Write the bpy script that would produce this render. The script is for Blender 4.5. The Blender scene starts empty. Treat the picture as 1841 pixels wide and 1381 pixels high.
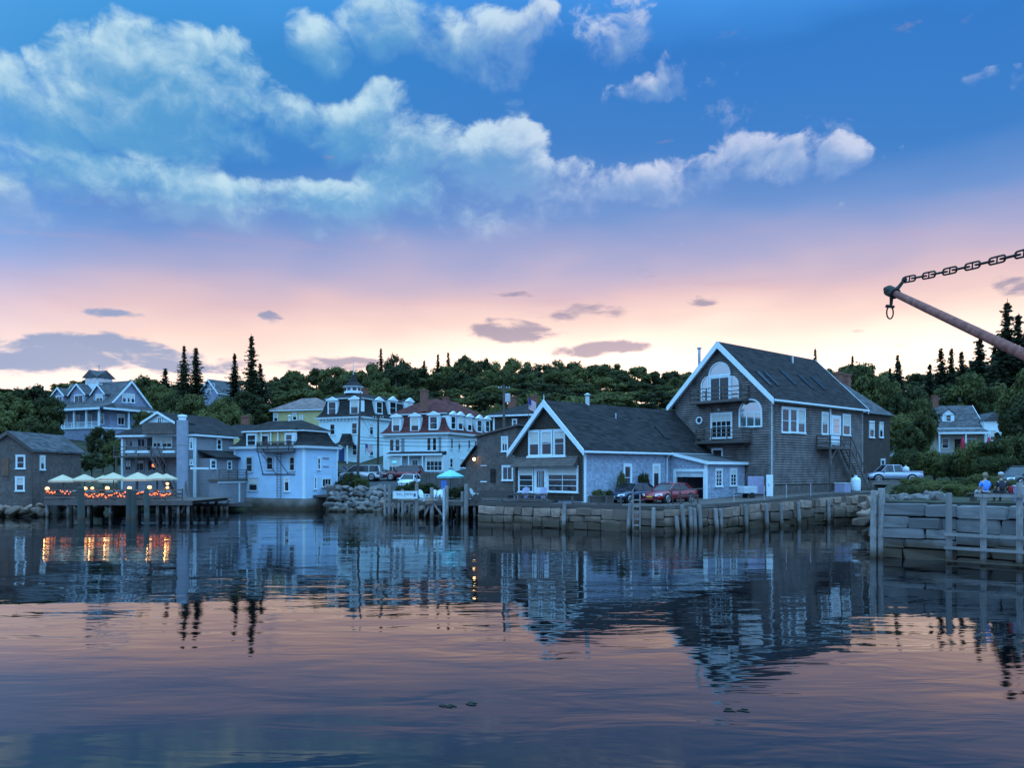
import bpy, bmesh, math, random
from math import radians as R, sin, cos, pi, tan, atan, atan2, sqrt
from mathutils import Vector, Matrix
random.seed(7)
scene = bpy.context.scene
COL = scene.collection
# ------------------------------------------------------------------ camera
# eye 4 m above the harbour water, looking level along +Y (lens shifted up, verticals stay upright)
FPX, CX, HY, EYE = 1400.0, 920.5, 850.0, 4.0     # focal length / principal column / horizon row in photo pixels
cam_d = bpy.data.cameras.new('camera'); cam = bpy.data.objects.new('camera', cam_d); COL.objects.link(cam)
cam.location = (0, 0, EYE); cam.rotation_euler = (R(90), 0, 0)
cam_d.sensor_width = 36.0; cam_d.lens = 36.0 * FPX / 1841.0
cam_d.shift_y = (HY - 690.5) / 1841.0
cam_d.clip_start = 0.1; cam_d.clip_end = 5000
scene.camera = cam
scene.view_settings.view_transform = 'Standard'; scene.view_settings.look = 'None'
scene.view_settings.exposure = 0.0; scene.view_settings.gamma = 1.0
scene.render.engine = 'CYCLES'
scene.cycles.use_denoising = True
scene.cycles.max_bounces = 6; scene.cycles.diffuse_bounces = 3; scene.cycles.glossy_bounces = 4
scene.cycles.transparent_max_bounces = 6
scene.cycles.sample_clamp_indirect = 4.0

def lin(c):
    return tuple(((x/255.0)/12.92 if x/255.0 <= .04045 else ((x/255.0+.055)/1.055)**2.4) for x in c[:3]) + (1.0,)

# ------------------------------------------------------------------ node expressions
class E:
    """a socket with arithmetic: builds math nodes"""
    def __init__(s, nt, sock): s.nt, s.s = nt, sock
    def _m(s, op, *o):
        n = s.nt.nodes.new('ShaderNodeMath'); n.operation = op
        for i, x in enumerate((s,) + o):
            if isinstance(x, E): s.nt.links.new(x.s, n.inputs[i])
            else: n.inputs[i].default_value = x
        return E(s.nt, n.outputs[0])
    def __add__(s, o): return s._m('ADD', o)
    def __sub__(s, o): return s._m('SUBTRACT', o)
    def __mul__(s, o): return s._m('MULTIPLY', o)
    def __truediv__(s, o): return s._m('DIVIDE', o)
    __radd__ = __add__; __rmul__ = __mul__
    def __rsub__(s, o): return (s * -1.0) + o
    def mx(s, o): return s._m('MAXIMUM', o)
    def mn(s, o): return s._m('MINIMUM', o)
    def smin(s, o, k): return s._m('SMOOTH_MIN', o, k)
    def pw(s, o): return s._m('POWER', o)
    def fn(s, op): return s._m(op)
    def smooth(s, a, b, lo=0.0, hi=1.0):
        n = s.nt.nodes.new('ShaderNodeMapRange'); n.interpolation_type = 'SMOOTHSTEP'
        s.nt.links.new(s.s, n.inputs[0])
        for i, x in enumerate((a, b, lo, hi)): n.inputs[i+1].default_value = x
        return E(s.nt, n.outputs[0])
    def ramp(s, stops, interp='LINEAR'):
        n = s.nt.nodes.new('ShaderNodeValToRGB'); n.color_ramp.interpolation = interp
        el = n.color_ramp.elements
        while len(el) < len(stops): el.new(0.5)
        for e, (p, c) in zip(el, stops): e.position = p; e.color = c if len(c) == 4 else tuple(c) + (1,)
        s.nt.links.new(s.s, n.inputs[0]); return E(s.nt, n.outputs[0])
def combine(nt, x, y, z):
    n = nt.nodes.new('ShaderNodeCombineXYZ')
    for i, a in enumerate((x, y, z)):
        if isinstance(a, E): nt.links.new(a.s, n.inputs[i])
        else: n.inputs[i].default_value = a
    return E(nt, n.outputs[0])
def sep(nt, v):
    n = nt.nodes.new('ShaderNodeSeparateXYZ'); nt.links.new(v.s, n.inputs[0]); return [E(nt, o) for o in n.outputs]
def noise(nt, v, scale, detail=3.0, rough=.5, dist=0.0, col=False):
    n = nt.nodes.new('ShaderNodeTexNoise'); nt.links.new(v.s, n.inputs['Vector'])
    n.inputs['Scale'].default_value = scale; n.inputs['Detail'].default_value = detail
    n.inputs['Roughness'].default_value = rough; n.inputs['Distortion'].default_value = dist
    return E(nt, n.outputs[1 if col else 0])
def mixc(nt, a, b, f, mode='MIX'):
    n = nt.nodes.new('ShaderNodeMix'); n.data_type = 'RGBA'; n.blend_type = mode; n.clamp_factor = True
    for i, x in ((0, f), (6, a), (7, b)):
        if isinstance(x, E): nt.links.new(x.s, n.inputs[i])
        else: n.inputs[i].default_value = x if i == 0 else (tuple(x) if len(x) == 4 else tuple(x)+(1,))
    return E(nt, n.outputs[2])
def vmath(nt, op, a, b):
    n = nt.nodes.new('ShaderNodeVectorMath'); n.operation = op
    for i, x in enumerate((a, b)):
        if isinstance(x, E): nt.links.new(x.s, n.inputs[i])
        else: n.inputs[i].default_value = x
    return E(nt, n.outputs[0])

# ------------------------------------------------------------------ world: dusk sky with broken cloud
def build_world():
    w = bpy.data.worlds.new('World'); scene.world = w; w.use_nodes = True
    nt = w.node_tree; nt.nodes.clear()
    out = nt.nodes.new('ShaderNodeOutputWorld'); bg = nt.nodes.new('ShaderNodeBackground')
    tc = nt.nodes.new('ShaderNodeTexCoord'); d = E(nt, tc.outputs['Generated'])
    x, y, z = sep(nt, d)
    el = z.mn(1.0).mx(-1.0).fn('ARCSINE') * 57.29578
    az = x._m('ARCTAN2', y) * 57.29578
    AZ0 = R(9)                                                   # sunset lies a little right of the view axis
    hyp = (x*x + y*y + 1e-6).fn('SQRT')
    ca = (x * sin(AZ0) + y * cos(AZ0)) / hyp                     # cosine of the angle from the sunset
    e = (el.mx(0.0)) / 90.0
    # wobble the colour bands so they are not ruler straight
    wob = (noise(nt, vmath(nt, 'MULTIPLY', d, (2.6, 2.6, 7.0)), 1.0, 3.0, .55) - .5) * 6.5 + .9
    tilt = (1.0 - ca) * 13.0
    ew = ((el + wob + tilt).mx(0.0)) / 90.0
    S = lambda deg, c, k=1.0: (deg/90.0, tuple(v*k for v in lin(c)[:3]))
    G = lambda deg, c: (deg/90.0, c)
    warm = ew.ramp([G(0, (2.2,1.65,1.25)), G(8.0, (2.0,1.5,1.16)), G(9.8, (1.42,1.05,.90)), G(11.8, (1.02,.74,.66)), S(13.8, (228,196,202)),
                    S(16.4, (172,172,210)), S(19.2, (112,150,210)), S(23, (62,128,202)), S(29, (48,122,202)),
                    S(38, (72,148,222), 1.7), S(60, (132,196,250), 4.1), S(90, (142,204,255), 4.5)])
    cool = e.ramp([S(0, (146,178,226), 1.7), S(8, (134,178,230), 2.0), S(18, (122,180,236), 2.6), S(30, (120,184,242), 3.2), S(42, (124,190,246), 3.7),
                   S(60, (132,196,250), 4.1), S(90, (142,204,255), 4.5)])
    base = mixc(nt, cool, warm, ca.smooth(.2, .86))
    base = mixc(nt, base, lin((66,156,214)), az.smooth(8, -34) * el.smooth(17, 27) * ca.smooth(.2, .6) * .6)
    # ---- cumulus: coverage lobes (azimuth, elevation) broken up by fractal noise
    wv = noise(nt, d, 6.5, 4.0, .6, 0.0, True); wx, wy, wz = sep(nt, wv)
    az2 = az + (wz - .5) * 6.0; el2 = el + (wy - .5) * 1.2; azw = az + (wx - .5) * 7.0; elw = el + (wy - .5) * 4.0
    def lobe(px, py, rx, ry, k=1.0, fine=False):
        a = atan((px-CX)/FPX); c = cos(a)
        a0 = math.degrees(a); e0 = math.degrees(atan((HY-py)/FPX*c))
        ra = math.degrees(rx/FPX)*c*c; re = math.degrees(ry/FPX)*c
        u = ((az2 if fine else azw) - a0) * (1/ra); v = ((el2 if fine else elw) - e0) * (1/re)
        return (u*u + v*v).smooth(2.3, 0.0, 0.0, k)
    def union(l):
        r = l[0]
        for q in l[1:]: r = r.mx(q)
        return r
    banks = [(50,205,130,100,1), (140,150,85,85,1), (250,125,85,95,1), (335,150,80,90,1), (425,140,66,78,1.05), (505,215,80,60,1), (610,245,90,60,.9), (700,235,90,72,.95), (775,265,55,60,.85), (330,245,270,50,.9),
             (60,365,160,72,1.05), (200,325,120,50,1), (320,335,120,46,1), (480,365,130,36,.95), (610,378,110,34,.9), (740,340,90,46,.95), (900,300,110,62,.95), (935,262,55,40,.85), (1010,335,110,48,.9), (400,400,420,26,.8), (900,390,200,36,.78),
             (585,90,60,56,.8), (690,45,85,62,.84), (880,75,105,72,.95), (960,45,48,50,.85), (1085,55,85,55,.58), (1060,170,70,26,.62), (1150,160,70,22,.66), (1215,112,36,34,.68),
             (1130,338,100,34,.86), (1230,322,90,38,.9), (1335,292,105,34,.9), (1405,318,46,28,.76), (1490,302,46,34,.60), (1535,300,30,24,.58), (1590,306,50,32,.70), (1775,143,26,14,.7), (1832,143,28,20,.74), (1540,382,50,12,.6), (935,190,36,24,.6)]
    lob = []
    for px, py, rx, ry, k in banks:
        a = atan((px-CX)/FPX); c = cos(a); a0 = math.degrees(a); e0 = math.degrees(atan((HY-py)/FPX*c)); ra = math.degrees(rx/FPX)*c*c; re = math.degrees(ry/FPX)*c
        u = (azw - a0) * (1/ra); v = (elw - e0) * (1/re); c_ = (u*u + v*v).smooth(2.1, 0.0, 0.0, k); lob.append((c_, c_ * v))
    cov = union([l[0] for l in lob]); csum, vsum = lob[0]
    for c_, v_ in lob[1:]: csum = csum + c_; vsum = vsum + v_
    topness = (vsum / (csum + .02)).smooth(-.75, .85)             # 1 on the crown of a heap, 0 at its base
    # beyond the frame the same broken cloud goes on
    gen = noise(nt, d, 2.1, 4.0, .5).smooth(.50, .66) * el.smooth(14, 26) * .9
    cov = cov.mx(gen * az.fn('ABSOLUTE').smooth(36, 50).mx(el.smooth(33, 42)))
    wc = vmath(nt, 'SUBTRACT', noise(nt, d, 13.0, 3.0, .6, 0.0, True), (.5,.5,.5))
    q = vmath(nt, 'ADD', vmath(nt, 'MULTIPLY', d, (1.0, 1.0, 1.25)), vmath(nt, 'MULTIPLY', wc, (.05,.05,.05)))
    def dens(vec):                                                # heaped billows plus finer shreds
        v = nt.nodes.new('ShaderNodeTexVoronoi'); v.feature = 'F1'; nt.links.new(vec.s, v.inputs['Vector'])
        v.inputs['Scale'].default_value = 11.0; v.inputs['Detail'].default_value = 2.0; v.inputs['Roughness'].default_value = .52; v.inputs['Lacunarity'].default_value = 2.2
        v.normalize = True
        n1 = noise(nt, vec, 9.0, 6.0, .64, .2)
        return (.36 - E(nt, v.outputs['Distance'])) * 1.25 + (n1 - .5) * 2.3
    n0 = dens(q); n1 = dens(vmath(nt, 'ADD', q, (0.008, 0.0, 0.022)))
    dn = n0 * (az.smooth(-12, 8) * .75 + 1.15) + cov * 1.3 - .76 + az.smooth(4, -22) * cov * .14
    wdt = 1.15 - topness * .62                                    # crisp crowns, soft bases
    cl = ((dn + .08) / wdt).smooth(0.0, 1.0)
    lit = ((n0 - n1) * .9 + .06 + topness * .74 - dn * .16).smooth(0.0, 1.0)
    thick = dn.smooth(.05, .9)
    hi_hi = mixc(nt, lin((200,230,243)), lin((208,216,240)), az.smooth(-10, 14))   # bright rims: cyan in the left, lilac toward the glow
    hi_lo = mixc(nt, lin((196,208,234)), lin((224,206,224)), az.smooth(-20, 10))
    hi_c = mixc(nt, hi_lo, hi_hi, el.smooth(14.5, 18.5))
    body = mixc(nt, lin((100,168,216)), lin((142,170,220)), az.smooth(-16, 8))
    body = mixc(nt, mixc(nt, lin((150,174,216)), lin((178,178,214)), az.smooth(-24, 0)), body, el.smooth(14.5, 19.5))
    cc = mixc(nt, body, hi_c, lit)
    cc = mixc(nt, cc, lin((76,150,206)), (thick * (1.0 - lit) * el.smooth(17, 23)) * .6)
    sky = mixc(nt, base, cc, cl * el.smooth(12.5, 18.0) * .92)
    # ---- small flat slate clouds low over the glow
    cov2 = union([lobe(920,596,70,20, fine=True), lobe(1075,625,100,13,.9, fine=True), lobe(1030,560,60,14,.72, fine=True), lobe(493,572,26,11,.95, fine=True), lobe(90,632,240,40,.9, fine=True), lobe(330,648,130,22,.8, fine=True),
                  lobe(215,566,50,8,.7, fine=True), lobe(1830,512,40,16,.9, fine=True), lobe(1240,540,50,10,.55, fine=True), lobe(1185,552,20,8,.6, fine=True), lobe(600,655,140,14,.62, fine=True), lobe(900,528,60,6,.55, fine=True), lobe(1540,597,22,6,.55, fine=True)])
    q2 = vmath(nt, 'MULTIPLY', d, (1.0, 1.0, 3.2))
    nn = noise(nt, q2, 16.0, 5.0, .58, .3)
    m2 = ((nn - .5) * 2.4 + cov2 * 1.0 - .5).smooth(-.1, .38)
    slate = mixc(nt, lin((118,152,198)), lin((146,142,172)), az.smooth(-26, -8))
    sky = mixc(nt, sky, slate, m2 * .8)
    # faint streaks in the pink band
    st = noise(nt, vmath(nt, 'MULTIPLY', d, (1.2, 1.2, 9.0)), 6.0, 5.0, .55, .4).smooth(.5, .75) * el.smooth(9, 13) * el.smooth(19, 15)
    sky = mixc(nt, sky, lin((196,164,190)), st * .22)
    # a little of the physical sky under it all
    sk = nt.nodes.new('ShaderNodeTexSky'); sk.sky_type = 'NISHITA'; sk.sun_disc = False
    sk.sun_elevation = R(1.5); sk.sun_rotation = AZ0; sk.altitude = 10
    nis = E(nt, sk.outputs[0])
    fin = mixc(nt, sky, nis, .006, 'ADD')
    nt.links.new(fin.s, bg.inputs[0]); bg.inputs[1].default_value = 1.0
    nt.links.new(bg.outputs[0], out.inputs[0])
    w.cycles.sampling_method = 'MANUAL'; w.cycles.sample_map_resolution = 1024
build_world()
# the sun has gone behind the wooded ridge: a last weak warm rim light from there
sun_d = bpy.data.lights.new('sun', 'SUN'); sun = bpy.data.objects.new('sun', sun_d); COL.objects.link(sun)
sun_d.energy = 4.5; sun_d.angle = R(3); sun_d.color = (1.0, .48, .2)
_sd = Vector((sin(R(9))*cos(R(4.0)), cos(R(9))*cos(R(4.0)), sin(R(4.0))))
sun.rotation_euler = _sd.to_track_quat('Z', 'Y').to_euler(); sun.location = _sd * 300

# ------------------------------------------------------------------ materials
MATS = {}
def mat(name, col, rough=.8, var=.18, nscale=1.5, kind=None, pitch=.12, bump=.3, metal=0.0, spec=.3, col2=None, rnd=0.0, emit=None, estr=0.0, tide=None, coat=0.0):
    if name in MATS: return MATS[name]
    m = bpy.data.materials.new(name); m.use_nodes = True; MATS[name] = m
    nt = m.node_tree; b = nt.nodes['Principled BSDF']
    b.inputs['Roughness'].default_value = rough; b.inputs['Metallic'].default_value = metal
    b.inputs['Specular IOR Level'].default_value = spec
    if coat: b.inputs['Coat Weight'].default_value = coat; b.inputs['Coat Roughness'].default_value = .05
    col = tuple(col)[:3]
    if emit:
        b.inputs['Emission Color'].default_value = tuple(emit)+(1,); b.inputs['Emission Strength'].default_value = estr
    if var == 0 and not kind:
        b.inputs['Base Color'].default_value = col+(1,); return m
    tc = nt.nodes.new('ShaderNodeTexCoord'); o = E(nt, tc.outputs['Object'])
    x, y, z = sep(nt, o)
    n = noise(nt, o, nscale, 5, .6)
    c2 = tuple(col2)[:3] if col2 else tuple(min(1, c*(1+var)) for c in col)
    c1 = tuple(c*(1-var) for c in col)
    fac = n.smooth(.28, .72)
    c = mixc(nt, c1+(1,), c2+(1,), fac)
    h = n * .4
    if kind in ('clap', 'shingle', 'plank', 'seam'):
        if kind == 'clap':
            fr = (z / pitch).fn('FRACT'); lineN = fr.smooth(.0, .5 if name.startswith('silvered') else .14)
            h = fr * -1.0 + n*.3
            row = (z / pitch).fn('FLOOR')
            rn = noise(nt, combine(nt, (x+y)*.25, row*3.7, 0.0), 1.0, 2)
            c = mixc(nt, c, tuple(v*.72 for v in col)+(1,), rn.smooth(.5, .8)*.5)
            c = mixc(nt, tuple(v*.3 for v in col)+(1,), c, lineN)
        elif kind == 'shingle':
            bt = nt.nodes.new('ShaderNodeTexBrick'); bt.offset = .5
            nt.links.new(combine(nt, x+y, z, 0.0).s, bt.inputs['Vector'])
            bt.inputs['Scale'].default_value = 1.0; bt.inputs['Brick Width'].default_value = pitch*1.15; bt.inputs['Row Height'].default_value = pitch
            bt.inputs['Mortar Size'].default_value = pitch*.06; bt.inputs['Bias'].default_value = 0.0; bt.inputs['Mortar Smooth'].default_value = .1
            bt.inputs['Color1'].default_value = (.25,.25,.25,1); bt.inputs['Color2'].default_value = (1,1,1,1); bt.inputs['Mortar'].default_value = (0,0,0,1)
            bw = E(nt, bt.outputs[0]); fr = (z / pitch).fn('FRACT')
            c = mixc(nt, c, mixc(nt, tuple(v*.5 for v in col)+(1,), tuple(min(1, v*1.45) for v in col)+(1,), bw), .62)
            c = mixc(nt, tuple(v*.35 for v in col)+(1,), c, fr.smooth(0.0, .16))
            h = fr * -.8 + bw*.25
        elif kind == 'plank':
            fr = ((x+y) / pitch).fn('FRACT'); row = ((x+y)/pitch).fn('FLOOR')
            rn = noise(nt, combine(nt, row*7.3, 0.0, 0.0), 1.0, 1)
            c = mixc(nt, c, tuple(v*.6 for v in col)+(1,), rn.smooth(.35, .65)*.7)
            c = mixc(nt, tuple(v*.3 for v in col)+(1,), c, fr.smooth(0.0, .1))
            h = fr.smooth(0.0, .12)
    elif kind == 'wood':
        n2 = noise(nt, vmath(nt, 'MULTIPLY', o, (9, 9, 1.2)), 2.0, 5, .6)
        c = mixc(nt, c, tuple(v*.45 for v in col)+(1,), n2.smooth(.42, .72)*.75); h = n2
    elif kind == 'roofsh':
        bt = nt.nodes.new('ShaderNodeTexBrick'); nt.links.new(combine(nt, x*.7+y*.9, z*1.5, 0.0).s, bt.inputs['Vector'])
        bt.inputs['Scale'].default_value = 1.0; bt.inputs['Brick Width'].default_value = .42; bt.inputs['Row Height'].default_value = .26
        bt.inputs['Mortar Size'].default_value = .008; bt.inputs['Color1'].default_value = (.1,.1,.1,1); bt.inputs['Color2'].default_value = (1,1,1,1); bt.inputs['Mortar'].default_value = (0,0,0,1)
        bw = E(nt, bt.outputs[0])
        c = mixc(nt, c, mixc(nt, tuple(v*.55 for v in col)+(1,), tuple(min(1, v*1.9) for v in col)+(1,), bw), .75); h = bw*.6 + n*.4
    if rnd:
        oi = nt.nodes.new('ShaderNodeObjectInfo'); rr = E(nt, oi.outputs['Random'])
        c = mixc(nt, c, tuple(v*(1-rnd) for v in col)+(1,), rr.smooth(.2, 1.0))
    if tide:                                                      # weed and wet between the tide marks
        gp = nt.nodes.new('ShaderNodeNewGeometry'); wz = sep(nt, E(nt, gp.outputs['Position']))[2]
        nz = noise(nt, E(nt, gp.outputs['Position']), 1.3, 4)
        tf = (wz + (nz-.5)*.7).smooth(tide[0], tide[1])
        c = mixc(nt, mixc(nt, (.055,.04,.026,1), (.10,.068,.045,1), nz), c, tf)
        rg = tf * (rough-.45) + .45; nt.links.new(rg.s, b.inputs['Roughness'])
    nt.links.new(c.s, b.inputs['Base Color'])
    if bump:
        bn = nt.nodes.new('ShaderNodeBump'); bn.inputs['Strength'].default_value = bump; bn.inputs['Distance'].default_value = .03
        nt.links.new(h.s, bn.inputs['Height']); nt.links.new(bn.outputs[0], b.inputs['Normal'])
    return m
def glass_mat():
    m = bpy.data.materials.new('window glass'); m.use_nodes = True; nt = m.node_tree; b = nt.nodes['Principled BSDF']
    oi = nt.nodes.new('ShaderNodeObjectInfo'); r = E(nt, oi.outputs['Random'])
    tc = nt.nodes.new('ShaderNodeTexCoord'); n = noise(nt, E(nt, tc.outputs['Object']), 1.1, 3)
    c = mixc(nt, (.010,.012,.016,1), (.05,.05,.055,1), (n*r).smooth(.12, .5))
    nt.links.new(c.s, b.inputs['Base Color']); b.inputs['Roughness'].default_value = .04; b.inputs['Specular IOR Level'].default_value = .6
    bn = nt.nodes.new('ShaderNodeBump'); bn.inputs['Strength'].default_value = .08; bn.inputs['Distance'].default_value = .02
    nt.links.new(noise(nt, E(nt, tc.outputs['Object']), 2.3, 2).s, bn.inputs['Height']); nt.links.new(bn.outputs[0], b.inputs['Normal'])
    return m
M = {}
M['glass'] = glass_mat()
M['white'] = mat('white paint', (.66,.76,.80), .55, .06, 3)
M['dirtywhite'] = mat('weathered white paint', (.48,.54,.58), .6, .16, 2)
M['blueclap'] = mat('pale blue clapboard', (.44,.60,.76), .6, .06, .8, 'clap', .13, .25)
M['whiteclap'] = mat('white clapboard', (.60,.76,.80), .6, .05, .8, 'clap', .14, .25)
M['lilacclap'] = mat('slate blue shingle siding', (.25,.27,.36), .8, .12, 1.0, 'shingle', .2, .3)
M['yellowclap'] = mat('straw yellow clapboard', (.55,.46,.22), .6, .06, 1.0, 'clap', .14, .25)
M['greyclap'] = mat('grey clapboard', (.25,.25,.27), .7, .12, 1.0, 'clap', .15, .3)
M['shingle'] = mat('weathered grey shingle', (.12,.095,.085), .85, .35, 1.2, 'shingle', .2, .4)
M['brownshingle'] = mat('dark brown shingle', (.058,.043,.036), .85, .3, 1.2, 'shingle', .19, .5)
M['blueshingle'] = mat('silvery blue shingle siding', (.30,.345,.43), .75, .25, 1.4, 'shingle', .17, .4)
M['siding'] = mat('silvered brown clapboard', (.18,.15,.142), .7, .45, 1.1, 'clap', .205, .3)
M['roofdark'] = mat('charcoal asphalt shingle', (.026,.024,.025), .9, .35, .8, 'roofsh', bump=.4, spec=.12)
M['roofgrey'] = mat('grey asphalt shingle', (.075,.075,.08), .9, .3, .8, 'roofsh', bump=.4, spec=.12)
M['roofred'] = mat('dark red slate', (.085,.028,.026), .85, .3, .8, 'roofsh', bump=.35, spec=.12)
M['roofmauve'] = mat('mauve brown asphalt shingle', (.15,.11,.105), .85, .2, .6, 'roofsh', bump=.35)
M['slate'] = mat('dark slate', (.024,.022,.022), .85, .3, .8, 'roofsh', bump=.35, spec=.12)
M['brick'] = mat('red brick', (.20,.085,.06), .85, .25, 2, 'shingle', .09, .3)
M['concrete'] = mat('stained concrete', (.22,.19,.17), .85, .3, .9, tide=(.2,1.2), bump=.25)
M['wood'] = mat('weathered grey timber', (.135,.11,.1), .85, .25, 2.0, 'wood', bump=.4, rnd=.4)
M['pile'] = mat('weathered pile timber', (.29,.26,.25), .85, .25, 1.5, 'wood', bump=.5, rnd=.3, tide=(.05,.7))
M['darkpile'] = mat('creosoted pile timber', (.085,.095,.085), .85, .25, 1.5, 'wood', bump=.5, rnd=.3, tide=(-.1,.5))
M['stone'] = mat('granite block', (.33,.225,.175), .85, .3, 2.2, rnd=.55, tide=(.35,1.15), bump=1.0)
M['palestone'] = mat('pale granite block', (.2,.185,.185), .85, .25, 2.5, rnd=.4, tide=(.55,1.2), bump=1.0)
M['rubble'] = mat('dark rubble core', (.05,.045,.042), .9, .3, 2.0, bump=.8)
M['boulder'] = mat('granite boulder', (.2,.175,.165), .85, .22, 2.0, rnd=.4, tide=(0,.9), bump=.6)
M['gravel'] = mat('packed gravel', (.1,.078,.07), .95, .3, 6, bump=.5)
M['soil'] = mat('rough grass and soil', (.028,.03,.015), .95, .4, .9, bump=.8, col2=(.065,.062,.035))
M['asphalt'] = mat('asphalt', (.06,.06,.065), .9, .2, 3, bump=.2)
M['lawn'] = mat('mown grass', (.055,.085,.03), .95, .3, 2, bump=.5)
M['rust'] = mat('rusty iron', (.23,.075,.055), .8, .45, 14, bump=.6, spec=.4)
M['iron'] = mat('dark rusted iron', (.028,.02,.018), .75, .4, 20, bump=.5, spec=.4)
M['metal'] = mat('galvanised metal', (.45,.47,.5), .4, .12, 3, metal=.6)
M['black'] = mat('black rubber', (.02,.02,.02), .8, .1, 5)
M['cream'] = mat('cream canvas', (.52,.43,.30), .85, .06, 3, bump=.1)
M['aqua'] = mat('aqua canvas', (.22,.58,.62), .8, .06, 3, bump=.1)
M['blueblack'] = mat('dark blue canvas', (.03,.07,.2), .8, .1, 3)

# ------------------------------------------------------------------ mesh building
class MB:
    def __init__(s): s.v, s.f = [], []
    def add(s, vs, fs):
        o = len(s.v); s.v += [tuple(p) for p in vs]; s.f += [tuple(i+o for i in f) for f in fs]; return s
    def box(s, x0, x1, y0, y1, z0, z1):
        return s.add([(x0,y0,z0),(x1,y0,z0),(x1,y1,z0),(x0,y1,z0),(x0,y0,z1),(x1,y0,z1),(x1,y1,z1),(x0,y1,z1)],
                     [(0,3,2,1),(4,5,6,7),(0,1,5,4),(1,2,6,5),(2,3,7,6),(3,0,4,7)])
    def hexa(s, b, t):                                            # four bottom points, four top points
        return s.add(list(b)+list(t), [(0,3,2,1),(4,5,6,7),(0,1,5,4),(1,2,6,5),(2,3,7,6),(3,0,4,7)])
    def prism(s, pts, d):                                         # 3-D polygon extruded by vector d
        n = len(pts); d = Vector(d); q = [Vector(p) for p in pts]
        return s.add(q+[p+d for p in q], [tuple(range(n-1,-1,-1)), tuple(range(n,2*n))]+[(i,(i+1)%n,n+(i+1)%n,n+i) for i in range(n)])
    def beam(s, a, b, w, h):                                      # rectangular bar from a to b, w sideways, h upward
        a, b = Vector(a), Vector(b); d = (b-a).normalized()
        side = d.cross(Vector((0,0,1)))
        if side.length < 1e-3: side = Vector((1,0,0))
        side.normalize(); up = side.cross(d).normalized()
        side *= w/2; up *= h/2
        return s.hexa([a-side-up, a+side-up, b+side-up, b-side-up], [a-side+up, a+side+up, b+side+up, b-side+up])
    def tube(s, pts, rad, n=8, cap=True):
        pts = [Vector(p) for p in pts]
        if not isinstance(rad, (list, tuple)): rad = [rad]*len(pts)
        o = len(s.v); prev = None
        for i, p in enumerate(pts):
            d = (pts[min(i+1, len(pts)-1)] - pts[max(i-1, 0)]).normalized()
            if prev is None:
                a = d.cross(Vector((0,0,1)) if abs(d.z) < .9 else Vector((1,0,0))).normalized()
            else: a = (prev - d*prev.dot(d)).normalized()
            prev = a; b = d.cross(a)
            for k in range(n):
                t = 2*pi*k/n; s.v.append(tuple(p + (a*cos(t)+b*sin(t))*rad[i]))
        for i in range(len(pts)-1):
            for k in range(n): s.f.append((o+i*n+k, o+i*n+(k+1)%n, o+(i+1)*n+(k+1)%n, o+(i+1)*n+k))
        if cap:
            s.f.append(tuple(o+k for k in range(n-1,-1,-1))); e = o+(len(pts)-1)*n; s.f.append(tuple(e+k for k in range(n)))
        return s
    def lathe(s, prof, n=16, c=(0,0,0), a0=0.0):
        o = len(s.v)
        for r, z in prof:
            for k in range(n): t = 2*pi*k/n+a0; s.v.append((c[0]+r*cos(t), c[1]+r*sin(t), c[2]+z))
        for i in range(len(prof)-1):
            for k in range(n): s.f.append((o+i*n+k, o+i*n+(k+1)%n, o+(i+1)*n+(k+1)%n, o+(i+1)*n+k))
        s.f.append(tuple(o+k for k in range(n-1,-1,-1))); e = o+(len(prof)-1)*n; s.f.append(tuple(e+k for k in range(n)))
        return s
    def rings(s, rs, cap=True):                                   # loft through equal-count rings of points
        o = len(s.v); n = len(rs[0])
        for r in rs: s.v += [tuple(p) for p in r]
        for i in range(len(rs)-1):
            for k in range(n): s.f.append((o+i*n+k, o+i*n+(k+1)%n, o+(i+1)*n+(k+1)%n, o+(i+1)*n+k))
        if cap:
            s.f.append(tuple(o+k for k in range(n-1,-1,-1))); e = o+(len(rs)-1)*n; s.f.append(tuple(e+k for k in range(n)))
        return s
    def rectrings(s, rs, cap=True):
        return s.rings([[(x0,y0,z),(x1,y0,z),(x1,y1,z),(x0,y1,z)] for x0,x1,y0,y1,z in rs], cap)
    def mesh(s, name, m, smooth=False, bevel=0.0, recalc=True):
        me = bpy.data.meshes.new(name); me.from_pydata(s.v, [], s.f)
        if recalc or bevel:
            bm = bmesh.new(); bm.from_mesh(me)
            if bevel: bmesh.ops.bevel(bm, geom=list(bm.edges), offset=bevel, segments=1, affect='EDGES')
            if recalc: bmesh.ops.recalc_face_normals(bm, faces=bm.faces)
            bm.to_mesh(me); bm.free()
        if isinstance(m, str): m = M[m]
        me.materials.append(m)
        if smooth: me.polygons.foreach_set('use_smooth', [True]*len(me.polygons))
        me.update(); return me
    def build(s, name, m, parent=None, loc=(0,0,0), rz=0.0, smooth=False, bevel=0.0):
        return link(name, s.mesh(name, m, smooth, bevel), parent, loc, rz)
def link(name, me, parent=None, loc=(0,0,0), rz=0.0, scale=None):
    o = bpy.data.objects.new(name, me); COL.objects.link(o); o.location = loc
    if rz: o.rotation_euler = (0, 0, rz)
    if scale: o.scale = scale
    if parent is not None: o.parent = parent
    return o
def tag(o, label, cat, group=None):
    o['label'] = label; o['category'] = cat
    if group: o['group'] = group
    return o
def thing(name, label, cat, loc=(0,0,0), rz=0.0, group=None):
    o = bpy.data.objects.new(name, None); COL.objects.link(o); o.empty_display_size = .3
    o.location = loc; o.rotation_euler = (0, 0, rz); return tag(o, label, cat, group)
def struct(o): o['kind'] = 'structure'; return o
def stuff(o): o['kind'] = 'stuff'; return o
def copy_tree(o, parent=None):
    c = o.copy(); COL.objects.link(c); c.parent = parent
    for ch in o.children: copy_tree(ch, c)
    return c
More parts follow.
